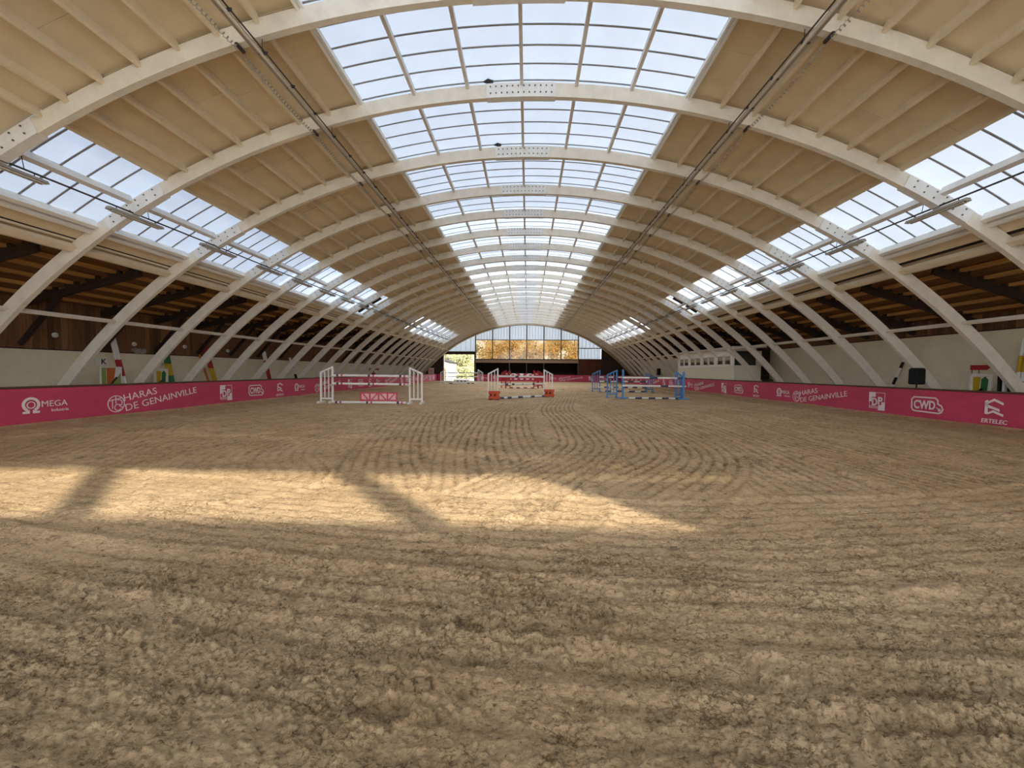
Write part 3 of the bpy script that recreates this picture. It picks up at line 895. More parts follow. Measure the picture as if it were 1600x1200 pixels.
def tree(x, y, h, cw, seed, colr, label, dens=2600, lo=0.25, size=0.22, group='trees beyond the far gable'):
    rr = random.Random(seed)
    t = thing('tree', (x, y, -0.1), label, 'tree', group)
    br = MB()
    br.tube([(x, y, -0.1), (x + 0.1, y, h * 0.35), (x, y + 0.1, h * 0.8)], [0.035 * h / 2, 0.025 * h / 2, 0.01 * h], 8)
    tips = []
    for k in range(26):
        z0 = h * rr.uniform(lo, 0.75); a = rr.uniform(0, 6.28); L = cw * rr.uniform(0.45, 1.0)
        e = (x + math.cos(a) * L, y + math.sin(a) * L * 0.8, z0 + h * rr.uniform(0.05, 0.28))
        m_ = (x + math.cos(a) * L * 0.5, y + math.sin(a) * L * 0.4, z0 + h * 0.05)
        br.tube([(x, y, z0), m_, e], [0.07, 0.045, 0.02], 5)
        tips += [m_, e, e]
    part('trunk', br, mat('bark_%d' % seed, (0.20, 0.14, 0.08), 0.9), t, stuff=False)
    lf = MB()
    for k in range(dens):
        c = Vector(rr.choice(tips)) + Vector((rr.gauss(0, 0.55), rr.gauss(0, 0.5), rr.gauss(0, 0.5)))
        n1 = Vector((rr.gauss(0, 1), rr.gauss(0, 1), rr.gauss(0, 1))).normalized(); n2 = n1.orthogonal().normalized()
        s_ = size * rr.uniform(0.6, 1.3)
        lf.v += [tuple(c + n1 * s_), tuple(c + n2 * s_ * 0.7), tuple(c - n1 * s_), tuple(c - n2 * s_ * 0.7)]
        o = len(lf.v) - 4; lf.f.append((o, o + 1, o + 2, o + 3))
    me = bpy.data.meshes.new('foliage'); ox, oy, oz = wloc(t)
    me.from_pydata([(a - ox, b - oy, c - oz) for a, b, c in lf.v], [], lf.f)
    m_ = sheet_mat('leaf_%d' % seed, tuple(c * 0.35 for c in colr)); 
    for nd in m_.node_tree.nodes:
        if nd.type == 'BSDF_DIFFUSE': nd.inputs[0].default_value = (*[c * 0.75 for c in colr], 1)
    me.materials.append(m_)
    o = bpy.data.objects.new('foliage', me); link(o, t); o['kind'] = 'stuff'


for i, (x, y, h, cw, c, lb) in enumerate([
    (-12.9, 84, 6.6, 2.6, (0.46, 0.43, 0.22), 'yellow green tree filling the far doorway, centre'),
    (-17.0, 88, 8.0, 3.2, (0.50, 0.45, 0.25), 'pale yellow tree behind the white shed roof'),
    (-14.6, 92, 7.0, 2.6, (0.42, 0.40, 0.18), 'greener tree deep behind the far doorway'),
    (-7.6, 92, 10.5, 3.3, (0.84, 0.68, 0.39), 'golden tree behind the leftmost amber pane'),
    (-3.9, 90, 9.6, 2.5, (0.84, 0.68, 0.39), 'golden tree behind the second amber pane'),
    (1.6, 90, 9.2, 2.4, (0.84, 0.68, 0.39), 'dense golden tree behind the middle of the amber window'),
    (5.6, 94, 10.5, 2.6, (0.84, 0.68, 0.39), 'loose golden tree behind the fifth amber pane'),
    (10.6, 92, 11.0, 3.2, (0.84, 0.68, 0.39), 'tall golden tree behind the rightmost amber pane'),
    (-0.8, 104, 8.0, 3.0, (0.62, 0.50, 0.28), 'small hazy tree far behind the third amber pane')]):
    tree(x, y, h, cw, 11 + i, c, lb)
hd = MB()
rr = random.Random(2)
for k in range(5200):
    c = Vector((rr.uniform(-26, 24), 82 + rr.gauss(0, 0.8), rr.uniform(0, 2.4)))
    n1 = Vector((rr.gauss(0, 1), rr.gauss(0, 1), rr.gauss(0, 1))).normalized(); n2 = n1.orthogonal().normalized(); s_ = 0.2
    hd.poly([c + n1 * s_, c + n2 * s_, c - n1 * s_, c - n2 * s_])
hm = sheet_mat('hedge_leaf', (0.12, 0.12, 0.03))
for nd in hm.node_tree.nodes:
    if nd.type == 'BSDF_DIFFUSE': nd.inputs[0].default_value = (0.38, 0.36, 0.18, 1)
hme = bpy.data.meshes.new('hedge'); hme.from_pydata(hd.v, [], hd.f); hme.materials.append(hm)
hdo = link(bpy.data.objects.new('hedge', hme)); hdo['kind'] = 'stuff'; tag(hdo, 'yellow green hedge of loose leaves beyond the far doorway', 'hedge')

# ------------------------------------------------------------------ kickboards with printed banners
def flat(loops, name):
    """2d loops (outer polygons) -> thin raised print mesh"""
    mb = MB()
    for lp in loops: mb.prism(lp, lambda x, y, k: (x, y, 0.006 * k))
    return mb


def arc_band(cx, cy, r0, r1, a0, a1, n=20):
    o = [(cx + r1 * math.cos(R_(a0 + (a1 - a0) * i / n)), cy + r1 * math.sin(R_(a0 + (a1 - a0) * i / n))) for i in range(n + 1)]
    o += [(cx + r0 * math.cos(R_(a1 - (a1 - a0) * i / n)), cy + r0 * math.sin(R_(a1 - (a1 - a0) * i / n))) for i in range(n + 1)]
    return o


def stroke(pts, w):
    out = []
    for a, b in zip(pts[:-1], pts[1:]):
        a = Vector(a); b = Vector(b); d = (b - a).normalized(); r = Vector((-d.y, d.x)) * w / 2; e = d * w * 0.25
        out.append([tuple(a - r - e), tuple(b - r + e), tuple(b + r + e), tuple(a + r - e)])
    return out


def text_mesh(txt, size, x, y, rot=0.0, shear=0.0, width=None, weight=0.0):
    cu = bpy.data.curves.new('t', 'FONT'); cu.body = txt; cu.size = size; cu.extrude = 0.003; cu.shear = shear; cu.offset = weight
    cu.resolution_u = 3
    ob = bpy.data.objects.new('t', cu); COL.objects.link(ob)
    dg = bpy.context.evaluated_depsgraph_get(); dg.update()
    me = bpy.data.meshes.new_from_object(ob.evaluated_get(dg))
    bpy.data.objects.remove(ob)
    vs = np.array([v.co[:] for v in me.vertices])
    vs[:, 0] -= vs[:, 0].min()
    if width: vs[:, 0] *= width / vs[:, 0].max()
    c, s = math.cos(rot), math.sin(rot)
    X = vs[:, 0] * c - vs[:, 1] * s + x; Y = vs[:, 0] * s + vs[:, 1] * c + y
    V = [(float(a), float(b), float(z) + 0.003) for a, b, z in zip(X, Y, vs[:, 2])]
    F = [tuple(p.vertices) for p in me.polygons]
    bpy.data.meshes.remove(me)
    return V, F


def merge(mb, vf):
    V, F = vf; o = len(mb.v); mb.v += V; mb.f += [tuple(i + o for i in f) for f in F]


# origin of every print: left end, ground line
lg = {}
mb = flat([arc_band(0.19, 0.53, 0.135, 0.205, -62, 242, 26), arc_band(0.19, 0.52, 0.075, 0.10, 0, 360, 20),
           [(0.0, 0.29), (0.155, 0.29), (0.155, 0.39), (0.09, 0.36), (0.09, 0.35), (0.0, 0.35)],
           [(0.225, 0.29), (0.38, 0.29), (0.38, 0.35), (0.29, 0.35), (0.29, 0.36), (0.225, 0.39)]], 'o')
merge(mb, text_mesh('MEGA', 0.24, 0.43, 0.45, 0, 0, 0.63, 0.0)); merge(mb, text_mesh('Industrie', 0.13, 0.66, 0.30, 0, 0, 0.42))
lg['omega'] = mb
rot = R_(9.3)
mb = flat([arc_band(0.28, 0.37, 0.25, 0.278, 0, 360, 30), arc_band(0.33, 0.25, 0.09, 0.115, 30, 330, 18), arc_band(0.37, 0.40, 0.09, 0.115, -90, 120, 14)] +
          stroke([(0.27, 0.64), (0.27, 0.38)], 0.026) + stroke([(0.08, 0.48), (0.46, 0.56)], 0.026) + stroke([(0.16, 0.22), (0.16, 0.52)], 0.026) + stroke([(0.42, 0.26), (0.52, 0.24)], 0.026), 'h')
merge(mb, text_mesh('HARAS', 0.335, 0.55, 0.43, rot, 0, 1.22)); merge(mb, text_mesh('DE GENAINVILLE', 0.335, 0.60, 0.10, rot, 0, 2.95))
lg['haras'] = mb
mb = flat([[(0, 0.45), (0.12, 0.45), (0.12, 0.63), (0.30, 0.63), (0.30, 0.82), (0, 0.82)], [(0.42, 0.13), (0.71, 0.13), (0.71, 0.45), (0.56, 0.45), (0.56, 0.33), (0.42, 0.33)]] +
          stroke([(0.30, 0.80), (0.70, 0.80), (0.70, 0.46)], 0.016) + stroke([(0.02, 0.44), (0.02, 0.2), (0.42, 0.2)], 0.016), 'd')
merge(mb, text_mesh('D', 0.40, 0.14, 0.31, 0, 0, 0.24, 0.012)); merge(mb, text_mesh('P', 0.40, 0.41, 0.36, 0, 0, 0.2, 0.012)); merge(mb, text_mesh('MOTOR', 0.09, 0.05, 0.225, 0, 0, 0.34))
lg['dp'] = mb


def rrect(x0, x1, y0, y1, r, n=5):
    o = []
    for cx, cy, a in ((x1 - r, y1 - r, 0), (x0 + r, y1 - r, 90), (x0 + r, y0 + r, 180), (x1 - r, y0 + r, 270)):
        o += [(cx + r * math.cos(R_(a + 90 * i / n)), cy + r * math.sin(R_(a + 90 * i / n))) for i in range(n + 1)]
    return o


ro = [(0.0, 0.36), (0.0, 0.66), (0.08, 0.74), (0.82, 0.74), (0.90, 0.67), (0.90, 0.55), (1.02, 0.49), (1.07, 0.38), (1.02, 0.28), (0.94, 0.24), (0.1, 0.26), (0.03, 0.30), (0.0, 0.36)]
mb = flat(stroke(ro, 0.045) + [arc_band(0.96, 0.35, 0.0, 0.05, 0, 350, 10)] + stroke([(0.86, 0.43), (0.93, 0.38)], 0.03), 'c')
merge(mb, text_mesh('CWD', 0.40, 0.08, 0.355, 0, 0, 0.74, 0.012))
lg['cwd'] = mb
mb = flat([[(0.08, 0.38), (0.16, 0.42), (0.16, 0.80), (0.08, 0.76)], [(0.08, 0.70), (0.32, 0.84), (0.55, 0.73), (0.55, 0.66), (0.32, 0.77), (0.08, 0.76 - 0.13)],
           [(0.12, 0.66), (0.30, 0.60), (0.46, 0.54), (0.46, 0.47), (0.30, 0.53), (0.12, 0.57)], [(0.08, 0.38), (0.30, 0.50), (0.55, 0.40), (0.55, 0.33), (0.30, 0.43), (0.16, 0.37)]], 'e')
merge(mb, text_mesh('ERTELEC', 0.17, 0.0, 0.12, 0, 0.15, 0.66, 0.002))
lg['ertelec'] = mb
LM = {k: v.mesh('print_' + k, M['print']) for k, v in lg.items()}
PN = {'omega': 'omega_print', 'haras': 'stable_name_print', 'dp': 'square_initials_print', 'cwd': 'rounded_badge_print', 'ertelec': 'chevron_print'}


def add_print(parent, key, p, face):
    o = bpy.data.objects.new(PN[key], LM[key]); link(o, parent)
    X = {'L': Vector((0, 1, 0)), 'R': Vector((0, -1, 0)), 'E': Vector((1, 0, 0))}[face]; Z = {'L': Vector((1, 0, 0)), 'R': Vector((-1, 0, 0)), 'E': Vector((0, -1, 0))}[face]
    Yv = Vector((0, 0, 1)); q = Vector(p) - wloc(parent)
    o.matrix_local = Matrix(((X.x, Yv.x, Z.x, q.x), (X.y, Yv.y, Z.y, q.y), (X.z, Yv.z, Z.z, q.z), (0, 0, 0, 1)))
    return o


def kick(name, x0, y0, x1, y1, label, nrm):
    t = thing(name, ((x0 + x1) / 2, (y0 + y1) / 2, 0), label, 'banner', 'magenta arena banners')
    n = Vector(nrm)
    a = Vector((x0, y0, 0)); b = Vector((x1, y1, 0)); L = (b - a).length; N = max(2, int(L / 0.25))
    rr = np.random.RandomState(4)
    mb = MB()
    H = [0.0, 0.2, 0.45, 0.7, 0.9, 0.99]
    for i in range(N + 1):
        p = a + (b - a) * i / N
        for j, z in enumerate(H):
            bulge = 0.012 * math.sin(i * 0.9 + j * 1.7) * math.sin(math.pi * z) + rr.uniform(-0.003, 0.003)
            mb.v.append(tuple(p + n * bulge + Vector((0, 0, z))))
    k = len(H)
    for i in range(N):
        for j in range(k - 1):
            mb.f.append((i * k + j, i * k + j + 1, (i + 1) * k + j + 1, (i + 1) * k + j))
    part('tarpaulin', mb, M['pink'], t, smooth=True)
    mb = MB(); off = n * -0.05
    mb.bar(a + off + Vector((0, 0, 0.5)), b + off + Vector((0, 0, 0.5)), 0.04, 1.02)
    part('board', mb, M['rail'], t)
    mb = MB(); mb.bar(a + n * -0.02 + Vector((0, 0, 1.03)), b + n * -0.02 + Vector((0, 0, 1.03)), 0.10, 0.045)
    part('top_rail', mb, M['rail'], t, bevel=0.006)
    return t


kl = kick('arena_banner', XL, -1.9, XL, 59.9, 'long magenta banner with white logos along the left kickboard', (1, 0, 0))
kr = kick('arena_banner', XR, -1.9, XR, 59.9, 'long magenta banner with white logos along the right kickboard', (-1, 0, 0))
ke = kick('arena_banner', -7.7, 59.9, XR - 0.1, 59.9, 'magenta banner across the far end below the dark stand', (0, -1, 0))
kf = kick('arena_banner', XL + 0.1, 59.7, -12.75, 59.7, 'short magenta banner left of the far doorway', (0, -1, 0))
for k in range(4):
    d = 12.62 * k
    for key, y in (('omega', 10.24), ('haras', 12.42), ('dp', 17.18), ('cwd', 19.02), ('ertelec', 21.15)):
        if y + d < 57: add_print(kl, key, (XL + 0.018, y + d, 0.02 if key != 'ertelec' else 0.0), 'L')
    d = 12.2 * k
    for key, y in (('ertelec', 12.53), ('cwd', 14.72), ('dp', 16.50), ('haras', 21.1), ('omega', 22.42)):
        if y + d < 59: add_print(kr, key, (XR - 0.018, y + d, 0.0), 'R')
for key, x in (('omega', 3.2), ('haras', 4.6), ('dp', 9.0), ('cwd', 10.6), ('omega', -6.9), ('ertelec', -5.2)):
    add_print(ke, key, (x, 59.9 - 0.018, 0.0), 'E')

# ------------------------------------------------------------------ show jumps
def wing(name, px, py, dx, dy, w, hin, hout, material, label, group, nb=2, fz=0.0, dark=None):
    """wing standing at (px,py); inner post there, the outer post w away along (dx,dy); feet run across."""
    t = thing(name, (px, py, 0), label, 'jump wing', group)
    d = Vector((dx, dy, 0)).normalized(); c = Vector((-d.y, d.x, 0)); o = Vector((px, py, 0)); e = o + d * w
    P = 0.075
    for q, h in ((o, hin), (e, hout)):
        mb = MB(); mb.bar(q + Vector((0, 0, 0.03)), q + Vector((0, 0, h)), P, P, c); part('post', mb, material, t, bevel=0.006)
        mb = MB(); mb.bar(q - c * 0.32 + Vector((0, 0, 0.05)), q + c * 0.32 + Vector((0, 0, 0.05)), 0.08, 0.09); part('foot', mb, material, t, bevel=0.006)
    mb = MB(); mb.bar(o + Vector((0, 0, hin - 0.035)), e + Vector((0, 0, hout - 0.035)), 0.05, 0.07); part('top_rail', mb, material, t)
    mb = MB(); mb.bar(o + Vector((0, 0, 0.22)), e + Vector((0, 0, 0.22)), 0.05, 0.07); part('bottom_rail', mb, material, t)
    for k in range(nb):
        f = (k + 1) / (nb + 1); q = o + d * w * f; h = hin + (hout - hin) * f
        mb = MB(); mb.bar(q + Vector((0, 0, 0.2)), q + Vector((0, 0, h - 0.05)), 0.042, 0.042, c); part('bar', mb, material, t)
    return t


def cups(t, zs):
    p = wloc(t)
    for z in zs:
        mb = MB(); mb.box(p.x - 0.05, p.x + 0.05, p.y - 0.17, p.y - 0.03, z - 0.085, z - 0.05); mb.box(p.x - 0.05, p.x + 0.05, p.y - 0.18, p.y - 0.165, z - 0.085, z - 0.02)
        part('jump_cup', mb, M['steel'], t)


def pole(a, b, r, base, bands, label, group, cat='jump pole'):
    """bands: list of (f0, f1, material)"""
    a = Vector(a); b = Vector(b)
    t = thing('jump_pole', tuple((a + b) / 2), label, cat, group)
    mb = MB(); mb.tube([a, b], r, 12); part('shaft', mb, base, t, smooth=False)
    for f0, f1, m_ in bands:
        mb = MB(); mb.tube([a + (b - a) * f0, a + (b - a) * f1], r + 0.002, 12); part('painted_band', mb, m_, t)
    return t


GA = 'wings of the show jumps'; GP = 'poles of the show jumps'
# front white jump
YJ = 18.45
_a = wing('jump_wing', -9.08, YJ, -1, 0.03, 0.56, 1.72, 1.47, M['white'], 'white slatted wing at left end of the nearest white jump', GA)
_b = wing('jump_wing', -5.44, YJ, 1, 0.03, 0.56, 1.69, 1.44, M['white'], 'white slatted wing at right end of the nearest white jump', GA)
cups(_a, (1.30, 0.92)); cups(_b, (1.28, 0.90))
Pb = lambda o: [(0.055 + o, 0.085 + o, M['purple']), (0.115 + o, 0.14 + o, M['gate']), (0.475 + o, 0.50 + o, M['purple']), (0.535 + o, 0.555 + o, M['gate']), (0.885 + o, 0.915 + o, M['purple']), (0.945 + o, 0.965 + o, M['gate'])]
yp = YJ - 0.11
pole((-9.03, yp, 1.30), (-5.49, yp, 1.28), 0.05, M['white'], Pb(0), 'white pole with purple bands, top rail of the nearest white jump', GP)
pole((-9.03, yp, 0.92), (-5.49, yp, 0.90), 0.05, M['white'], Pb(0), 'white pole with purple bands, second rail of the nearest white jump', GP)
pole((-8.95, YJ - 0.35, 0.075), (-5.52, YJ - 0.35, 0.075), 0.055, M['white'], Pb(-0.005), 'white pole with purple bands lying under the pink gate', GP)
g = thing('jump_gate', (-6.85, YJ - 0.18, 0), 'small pink gate with diagonal slats under the nearest white jump', 'gate')
x0, x1, z0, z1, yg = -7.70, -5.98, 0.14, 0.53, YJ - 0.18
mb = MB(); mb.box(x0 + 0.03, x1 - 0.03, yg + 0.015, yg + 0.03, z0 + 0.03, z1 - 0.03); part('backing', mb, M['gatefill'], g)
for q in ((x0, x1, z0, z0 + 0.055), (x0, x1, z1 - 0.055, z1)):
    mb = MB(); mb.box(q[0], q[1], yg - 0.03, yg + 0.04, q[2], q[3]); part('rail', mb, M['gate'], g)
for x in (x0 + 0.03, x0 + 0.45, (x0 + x1) / 2, x1 - 0.45, x1 - 0.03):
    mb = MB(); mb.box(x - 0.03, x + 0.03, yg - 0.02, yg + 0.012, z0 + 0.03, z1 - 0.03); part('stile', mb, M['gate'], g)
for xa, xb in ((x0 + 0.12, x0 + 0.36), (x0 + 0.80, x0 + 0.54), (x0 + 0.93, x0 + 1.2), (x1 - 0.12, x1 - 0.38)):
    mb = MB(); mb.bar((xa, yg - 0.005, z1 - 0.06), (xb, yg - 0.005, z0 + 0.06), 0.05, 0.03, (0, 1, 0)); part('slat', mb, M['gate'], g)
for x in (x0 + 0.05, x1 - 0.05):
    mb = MB(); mb.box(x - 0.04, x + 0.04, yg - 0.15, yg + 0.2, 0.02, 0.14); part('foot', mb, M['gate'], g)

# centre jump with orange blocks
CL, CR = (-1.66, 22.4), (1.02, 24.9)
_a = wing('jump_wing', CL[0], CL[1], -1, -0.05, 0.52, 1.70, 1.42, M['white'], 'white wing standing in the left orange block', GA)
_b = wing('jump_wing', CR[0], CR[1], 1, 0.05, 0.50, 1.66, 1.38, M['white'], 'white wing standing in the right orange block', GA)

cups(_a, (1.25, 0.80)); cups(_b, (1.20, 0.78))


def block(cx, cy, label):
    t = thing('foot_block', (cx, cy, 0), label, 'block', 'orange blocks at the jump feet')
    mb = MB(); prof = [(-0.30, 0.04), (0.30, 0.04), (0.30, 0.17), (0.25, 0.22), (0.25, 0.28), (0.30, 0.33), (0.30, 0.46), (-0.30, 0.46), (-0.30, 0.33), (-0.25, 0.28), (-0.25, 0.22), (-0.30, 0.17)]
    mb.prism(prof, lambda x, z, k: (cx + x, cy - 0.82 + 0.45 * k, z)); part('body', mb, M['orange'], t, bevel=0.012)
    mb = MB()
    for x in (-0.17, 0.05): mb.box(cx + x - 0.05, cx + x + 0.05, cy - 0.835, cy - 0.815, 0.18, 0.32)
    part('hand_slot', mb, mat('dark_slot', (0.12, 0.02, 0.01), 0.8), t)
    for x in (-0.2, 0.2):
        mb = MB(); mb.box(cx + x - 0.08, cx + x + 0.08, cy - 0.77, cy - 0.42, 0, 0.05); part('foot', mb, M['black'], t)


block(-1.80, 22.4, 'orange red plastic block at the left foot of the centre jump')
block(1.30, 24.9, 'orange red plastic block at the right foot of the centre jump')
Nb = [(0.10, 0.14, M['navy']), (0.25, 0.31, M['navy']), (0.5, 0.53, M['navy']), (0.74, 0.79, M['navy'])]
o_ = 0.1
pole((CL[0], CL[1] - o_, 1.25), (CR[0], CR[1] - o_, 1.20), 0.05, M['white'], [(0.35, 0.42, M['navy'])], 'white pole, top rail of the centre jump', GP)
pole((CL[0], CL[1] - o_, 0.80), (CR[0], CR[1] - o_, 0.78), 0.05, M['white'], [(0.14, 0.2, M['navy']), (0.28, 0.33, M['navy']), (0.5, 0.515, M['navy']), (0.72, 0.77, M['navy'])], 'white pole with dark bands, lower rail of the centre jump', GP)
pole((-1.45, 22.0, 0.07), (1.25, 24.4, 0.07), 0.055, M['white'], [(0.0, 0.05, M['navy']), (0.12, 0.2, M['navy']), (0.33, 0.43, M['navy']), (0.6, 0.68, M['navy']), (0.85, 0.93, M['navy'])], 'white pole with dark bands lying between the orange blocks', GP)

# red oxer behind the centre jump
def stripes(n, m_, lo=0.0):
    return [((i + lo) / n, (i + 0.5 + lo) / n, m_) for i in range(n)]


for (px, py, s, lb) in ((-1.55, 36.2, -1, 'front left'), (-2.02, 37.8, -1, 'rear left'), (0.55, 36.2, 1, 'front right'), (0.95, 37.8, 1, 'rear right')):
    t = wing('jump_wing', px, py, s, 0, 0.42, 1.62, 1.38, M['red'], 'red wing of the oxer behind the centre jump, %s' % lb, GA, nb=3)
    mb = MB(); mb.box(min(px, px + s * 0.42), max(px, px + s * 0.42), py - 0.015, py + 0.015, 0.75, 1.2); part('infill', mb, M['red'], t)
for py, xa, xb, z, lb in ((36.1, -1.55, 0.55, 1.20, 'front top rail'), (36.1, -1.55, 0.55, 0.83, 'front lower rail'), (37.7, -2.02, 0.95, 1.27, 'rear top rail'), (36.0, -1.75, 0.8, 0.06, 'ground pole')):
    pole((xa, py, z), (xb, py, z - (0.0 if z > 0.1 else 0)), 0.05, M['white'], stripes(4, M['red'], 0.2), 'red and white striped pole of the oxer, ' + lb, GP)

# white jump in front of the far doorway
YB = 47.5
_a = wing('jump_wing', -9.75, YB, -1, 0, 0.55, 1.72, 1.35, M['white'], 'white wing left of the far doorway jump', GA)
_b = wing('jump_wing', -5.85, YB, 1, 0, 0.55, 1.72, 1.35, M['white'], 'white wing right of the far doorway jump', GA)
cups(_a, (1.30, 0.86)); cups(_b, (1.30, 0.86))
for z, lb in ((1.30, 'top rail'), (0.86, 'second rail')):
    pole((-9.7, YB - 0.1, z), (-5.9, YB - 0.1, z), 0.05, M['white'], [(0.06, 0.30, M['navy']), (0.42, 0.60, M['navy']), (0.70, 0.88, M['navy'])], 'dark banded pole of the far doorway jump, ' + lb, GP)
pole((-9.6, YB - 0.4, 0.06), (-6, YB - 0.4, 0.06), 0.05, M['white'], [(0.1, 0.22, M['navy']), (0.7, 0.78, M['navy']), (0.84, 0.93, M['navy'])], 'dark banded pole lying under the far doorway jump', GP)
f_ = thing('filler_plank', (-7.8, YB - 0.2, 0), 'low white filler with three dark squares under the far doorway jump', 'filler')
mb = MB(); mb.box(-8.7, -6.9, YB - 0.25, YB - 0.15, 0.08, 0.5); part('board', mb, M['white'], f_)
for x in (-8.25, -7.8, -7.35):
    mb = MB(); mb.box(x - 0.08, x + 0.08, YB - 0.262, YB - 0.245, 0.24, 0.38); part('dark_square', mb, M['black'], f_)
for x in (-8.5, -7.1):
    mb = MB(); mb.box(x - 0.05, x + 0.05, YB - 0.4, YB, 0, 0.09); part('foot', mb, M['white'], f_)

# blue oxer on the right
BL = [(5.28, 24.1, -1, 0.54, 1.66, 1.40, 'blue wing of the blue oxer, front left'), (8.50, 23.5, 1, 0.34, 1.60, 1.36, 'blue wing of the blue oxer, front right'),
      (5.55, 31.2, -1, 0.56, 1.66, 1.40, 'blue wing of the blue oxer, rear left'), (8.98, 31.0, 1, 0.52, 1.48, 1.26, 'blue wing of the blue oxer, rear right'),
      ]
for px, py, s, w, h1, h2, lb in BL: wing('jump_wing', px, py, s, 0.02, w, h1, h2, M['blue'], lb, GA)
for px, py, h, s, lb in ((5.47, 23.35, 1.68, -1, 'left'), (8.70, 22.85, 1.56, 1, 'right')):
    t = thing('jump_standard', (px, py, 0), 'single blue post standard beside the front %s blue wing' % lb, 'jump standard', 'blue post standards')
    mb = MB(); mb.box(px - 0.05, px + 0.05, py - 0.05, py + 0.05, 0.04, h); part('post', mb, M['blue'], t, bevel=0.006)
    mb = MB(); mb.box(px - 0.28, px + 0.28, py - 0.05, py + 0.05, 0.0, 0.09); part('foot', mb, M['blue'], t)
    mb = MB(); mb.box(px - 0.05, px + 0.05, py - 0.3, py + 0.3, 0.0, 0.09); part('foot', mb, M['blue'], t)
for z, bd, lb in ((1.22, [(0.42, 0.55, M['navy']), (0.86, 1.0, M['navy'])], 'front top rail'), (0.76, [(0.60, 0.72, M['navy'])], 'front lower rail')):
    pole((5.42, 23.2, z), (8.95, 23.15, z - 0.02), 0.05, M['white'], bd, 'white pole of the blue oxer, ' + lb, GP)
for z, bd, lb in ((1.13, stripes(5, M['navy'], 0.45), 'rear top rail'), (0.80, stripes(4, M['navy'], 0.4), 'rear lower rail'), (0.36, stripes(5, M['navy'], 0.5), 'rear bottom rail'), (0.06, stripes(4, M['navy'], 0.5), 'rear ground pole')):
    pole((5.5, 31.05, z), (9.02, 30.85, z), 0.05, M['white'], bd, 'dark striped white pole of the blue oxer, ' + lb, GP)
pole((5.75, 23.0, 0.07), (8.7, 22.95, 0.07), 0.05, M['white'], stripes(4, M['navy'], 0.45), 'white and dark striped pole lying before the blue oxer', GP)

# ------------------------------------------------------------------ gear along the walls
def leaning(n, x0, y0, dxy, top, base, bands, label, group, r=0.05, pitch=0.11):
    """n poles leaning on the wall: foot at (x0,y0), head at top=(x,y,z); spread along y"""
    for i in range(n):
        a = (x0, y0 + i * pitch, 0.05); b = (top[0], top[1] + i * pitch, top[2])
        WH = {1: [''], 2: ['nearer one', 'farther one'], 3: ['nearest of three', 'middle of three', 'farthest of three'], 5: ['nearest of five', 'second of five', 'middle of five', 'fourth of five', 'farthest of five']}[n][i]
        pole(a, b, r, base, bands, label + (', ' + WH if WH else ''), group)


leaning(2, -16.35, 15.86, 0, (-17.02, 15.86, 2.86), M['white'], [(0.0, 0.12, M['red']), (0.42, 0.66, M['red'])], 'red and white pole leaning beside the K panel', 'red and white leaning pair', 0.055, 0.125)
leaning(3, -16.4, 18.02, 0, (-17.02, 18.15, 2.85), M['yellow'], [(0.3, 0.42, M['green']), (0.62, 0.8, M['green'])], 'green and yellow pole leaning behind a small filler, left wall', 'green and yellow leaning bundle')
leaning(3, -16.4, 20.75, 0, (-17.02, 20.5, 2.86), M['yellow'], [(0.55, 1.0, M['red'])], 'red topped yellow pole leaning in a bundle on the left wall', 'red and yellow leaning bundle')
leaning(1, -16.3, 20.35, 0, (-17.02, 20.3, 2.3), M['rust'], [], 'single orange pole leaning beside the yellow bundle', 'single leaning poles')
leaning(3, -16.4, 25.2, 0, (-17.02, 25.3, 2.7), M['red'], [(0.78, 1.0, M['white'])], 'red pole with white top leaning on the left wall', 'red leaning poles')
leaning(2, -16.5, 28.6, 0, (-17.02, 28.2, 2.4), M['white'], [(0.3, 0.5, M['black']), (0.7, 0.85, M['black'])], 'black and white pole leaning on the left wall', 'black and white leaning poles')
leaning(1, 15.6, 18.3, 0, (16.45, 18.1, 2.6), M['white'], [(0.40, 0.52, M['black']), (0.68, 0.78, M['black']), (0.90, 1.0, M['black'])], 'black and white pole leaning alone on the right wall', 'single leaning poles')
leaning(5, 15.95, 13.32, 0, (16.5, 13.55, 2.75), M['white'], [(0.58, 0.78, M['yellow'])], 'white pole with broad yellow band leaning at the right edge', 'yellow and white leaning bundle', 0.055, 0.14)

# K panel and its marker
kp = thing('jump_filler', (-16.3, 15.1, 0), 'filler panel painted with a white K on green and orange, left wall', 'filler')
P0 = lambda s, z, k=0: (-16.3 + 0.02 * k, 14.78 + s, z)
mb = MB(); mb.prism([(0, 0.45), (0.83, 0.45), (0.83, 1.62), (0, 1.62)], lambda x, y, k: (-16.34 + 0.03 * k, 14.78 + x, y)); part('board', mb, M['white'], kp)
for lp, m_ in (([(0.05, 0.5), (0.22, 0.5), (0.22, 1.58), (0.05, 1.58)], 'lime'), ([(0.24, 0.72), (0.52, 1.15), (0.58, 1.58), (0.24, 1.58)], 'rust'),
               ([(0.78, 0.5), (0.78, 1.38), (0.47, 0.98)], 'lime'), ([(0.24, 0.5), (0.56, 0.5), (0.40, 0.85)], 'rust'), ([(0.10, 0.62), (0.16, 0.58), (0.66, 1.2), (0.58, 1.22)], 'dark')):
    mb = MB(); mb.prism(lp, lambda x, y, k: (-16.31 + 0.006 * k + (0.006 if m_ == 'dark' else 0), 14.78 + x, y)); part('painted_shape', mb, M[m_], kp)
for s in (0.1, 0.73):
    mb = MB(); mb.box(-16.5, -16.1, 14.78 + s - 0.04, 14.78 + s + 0.04, 0, 0.08); part('foot', mb, M['white'], kp)
    mb = MB(); mb.box(-16.34, -16.30, 14.78 + s - 0.04, 14.78 + s + 0.04, 0, 0.5); part('leg', mb, M['white'], kp)
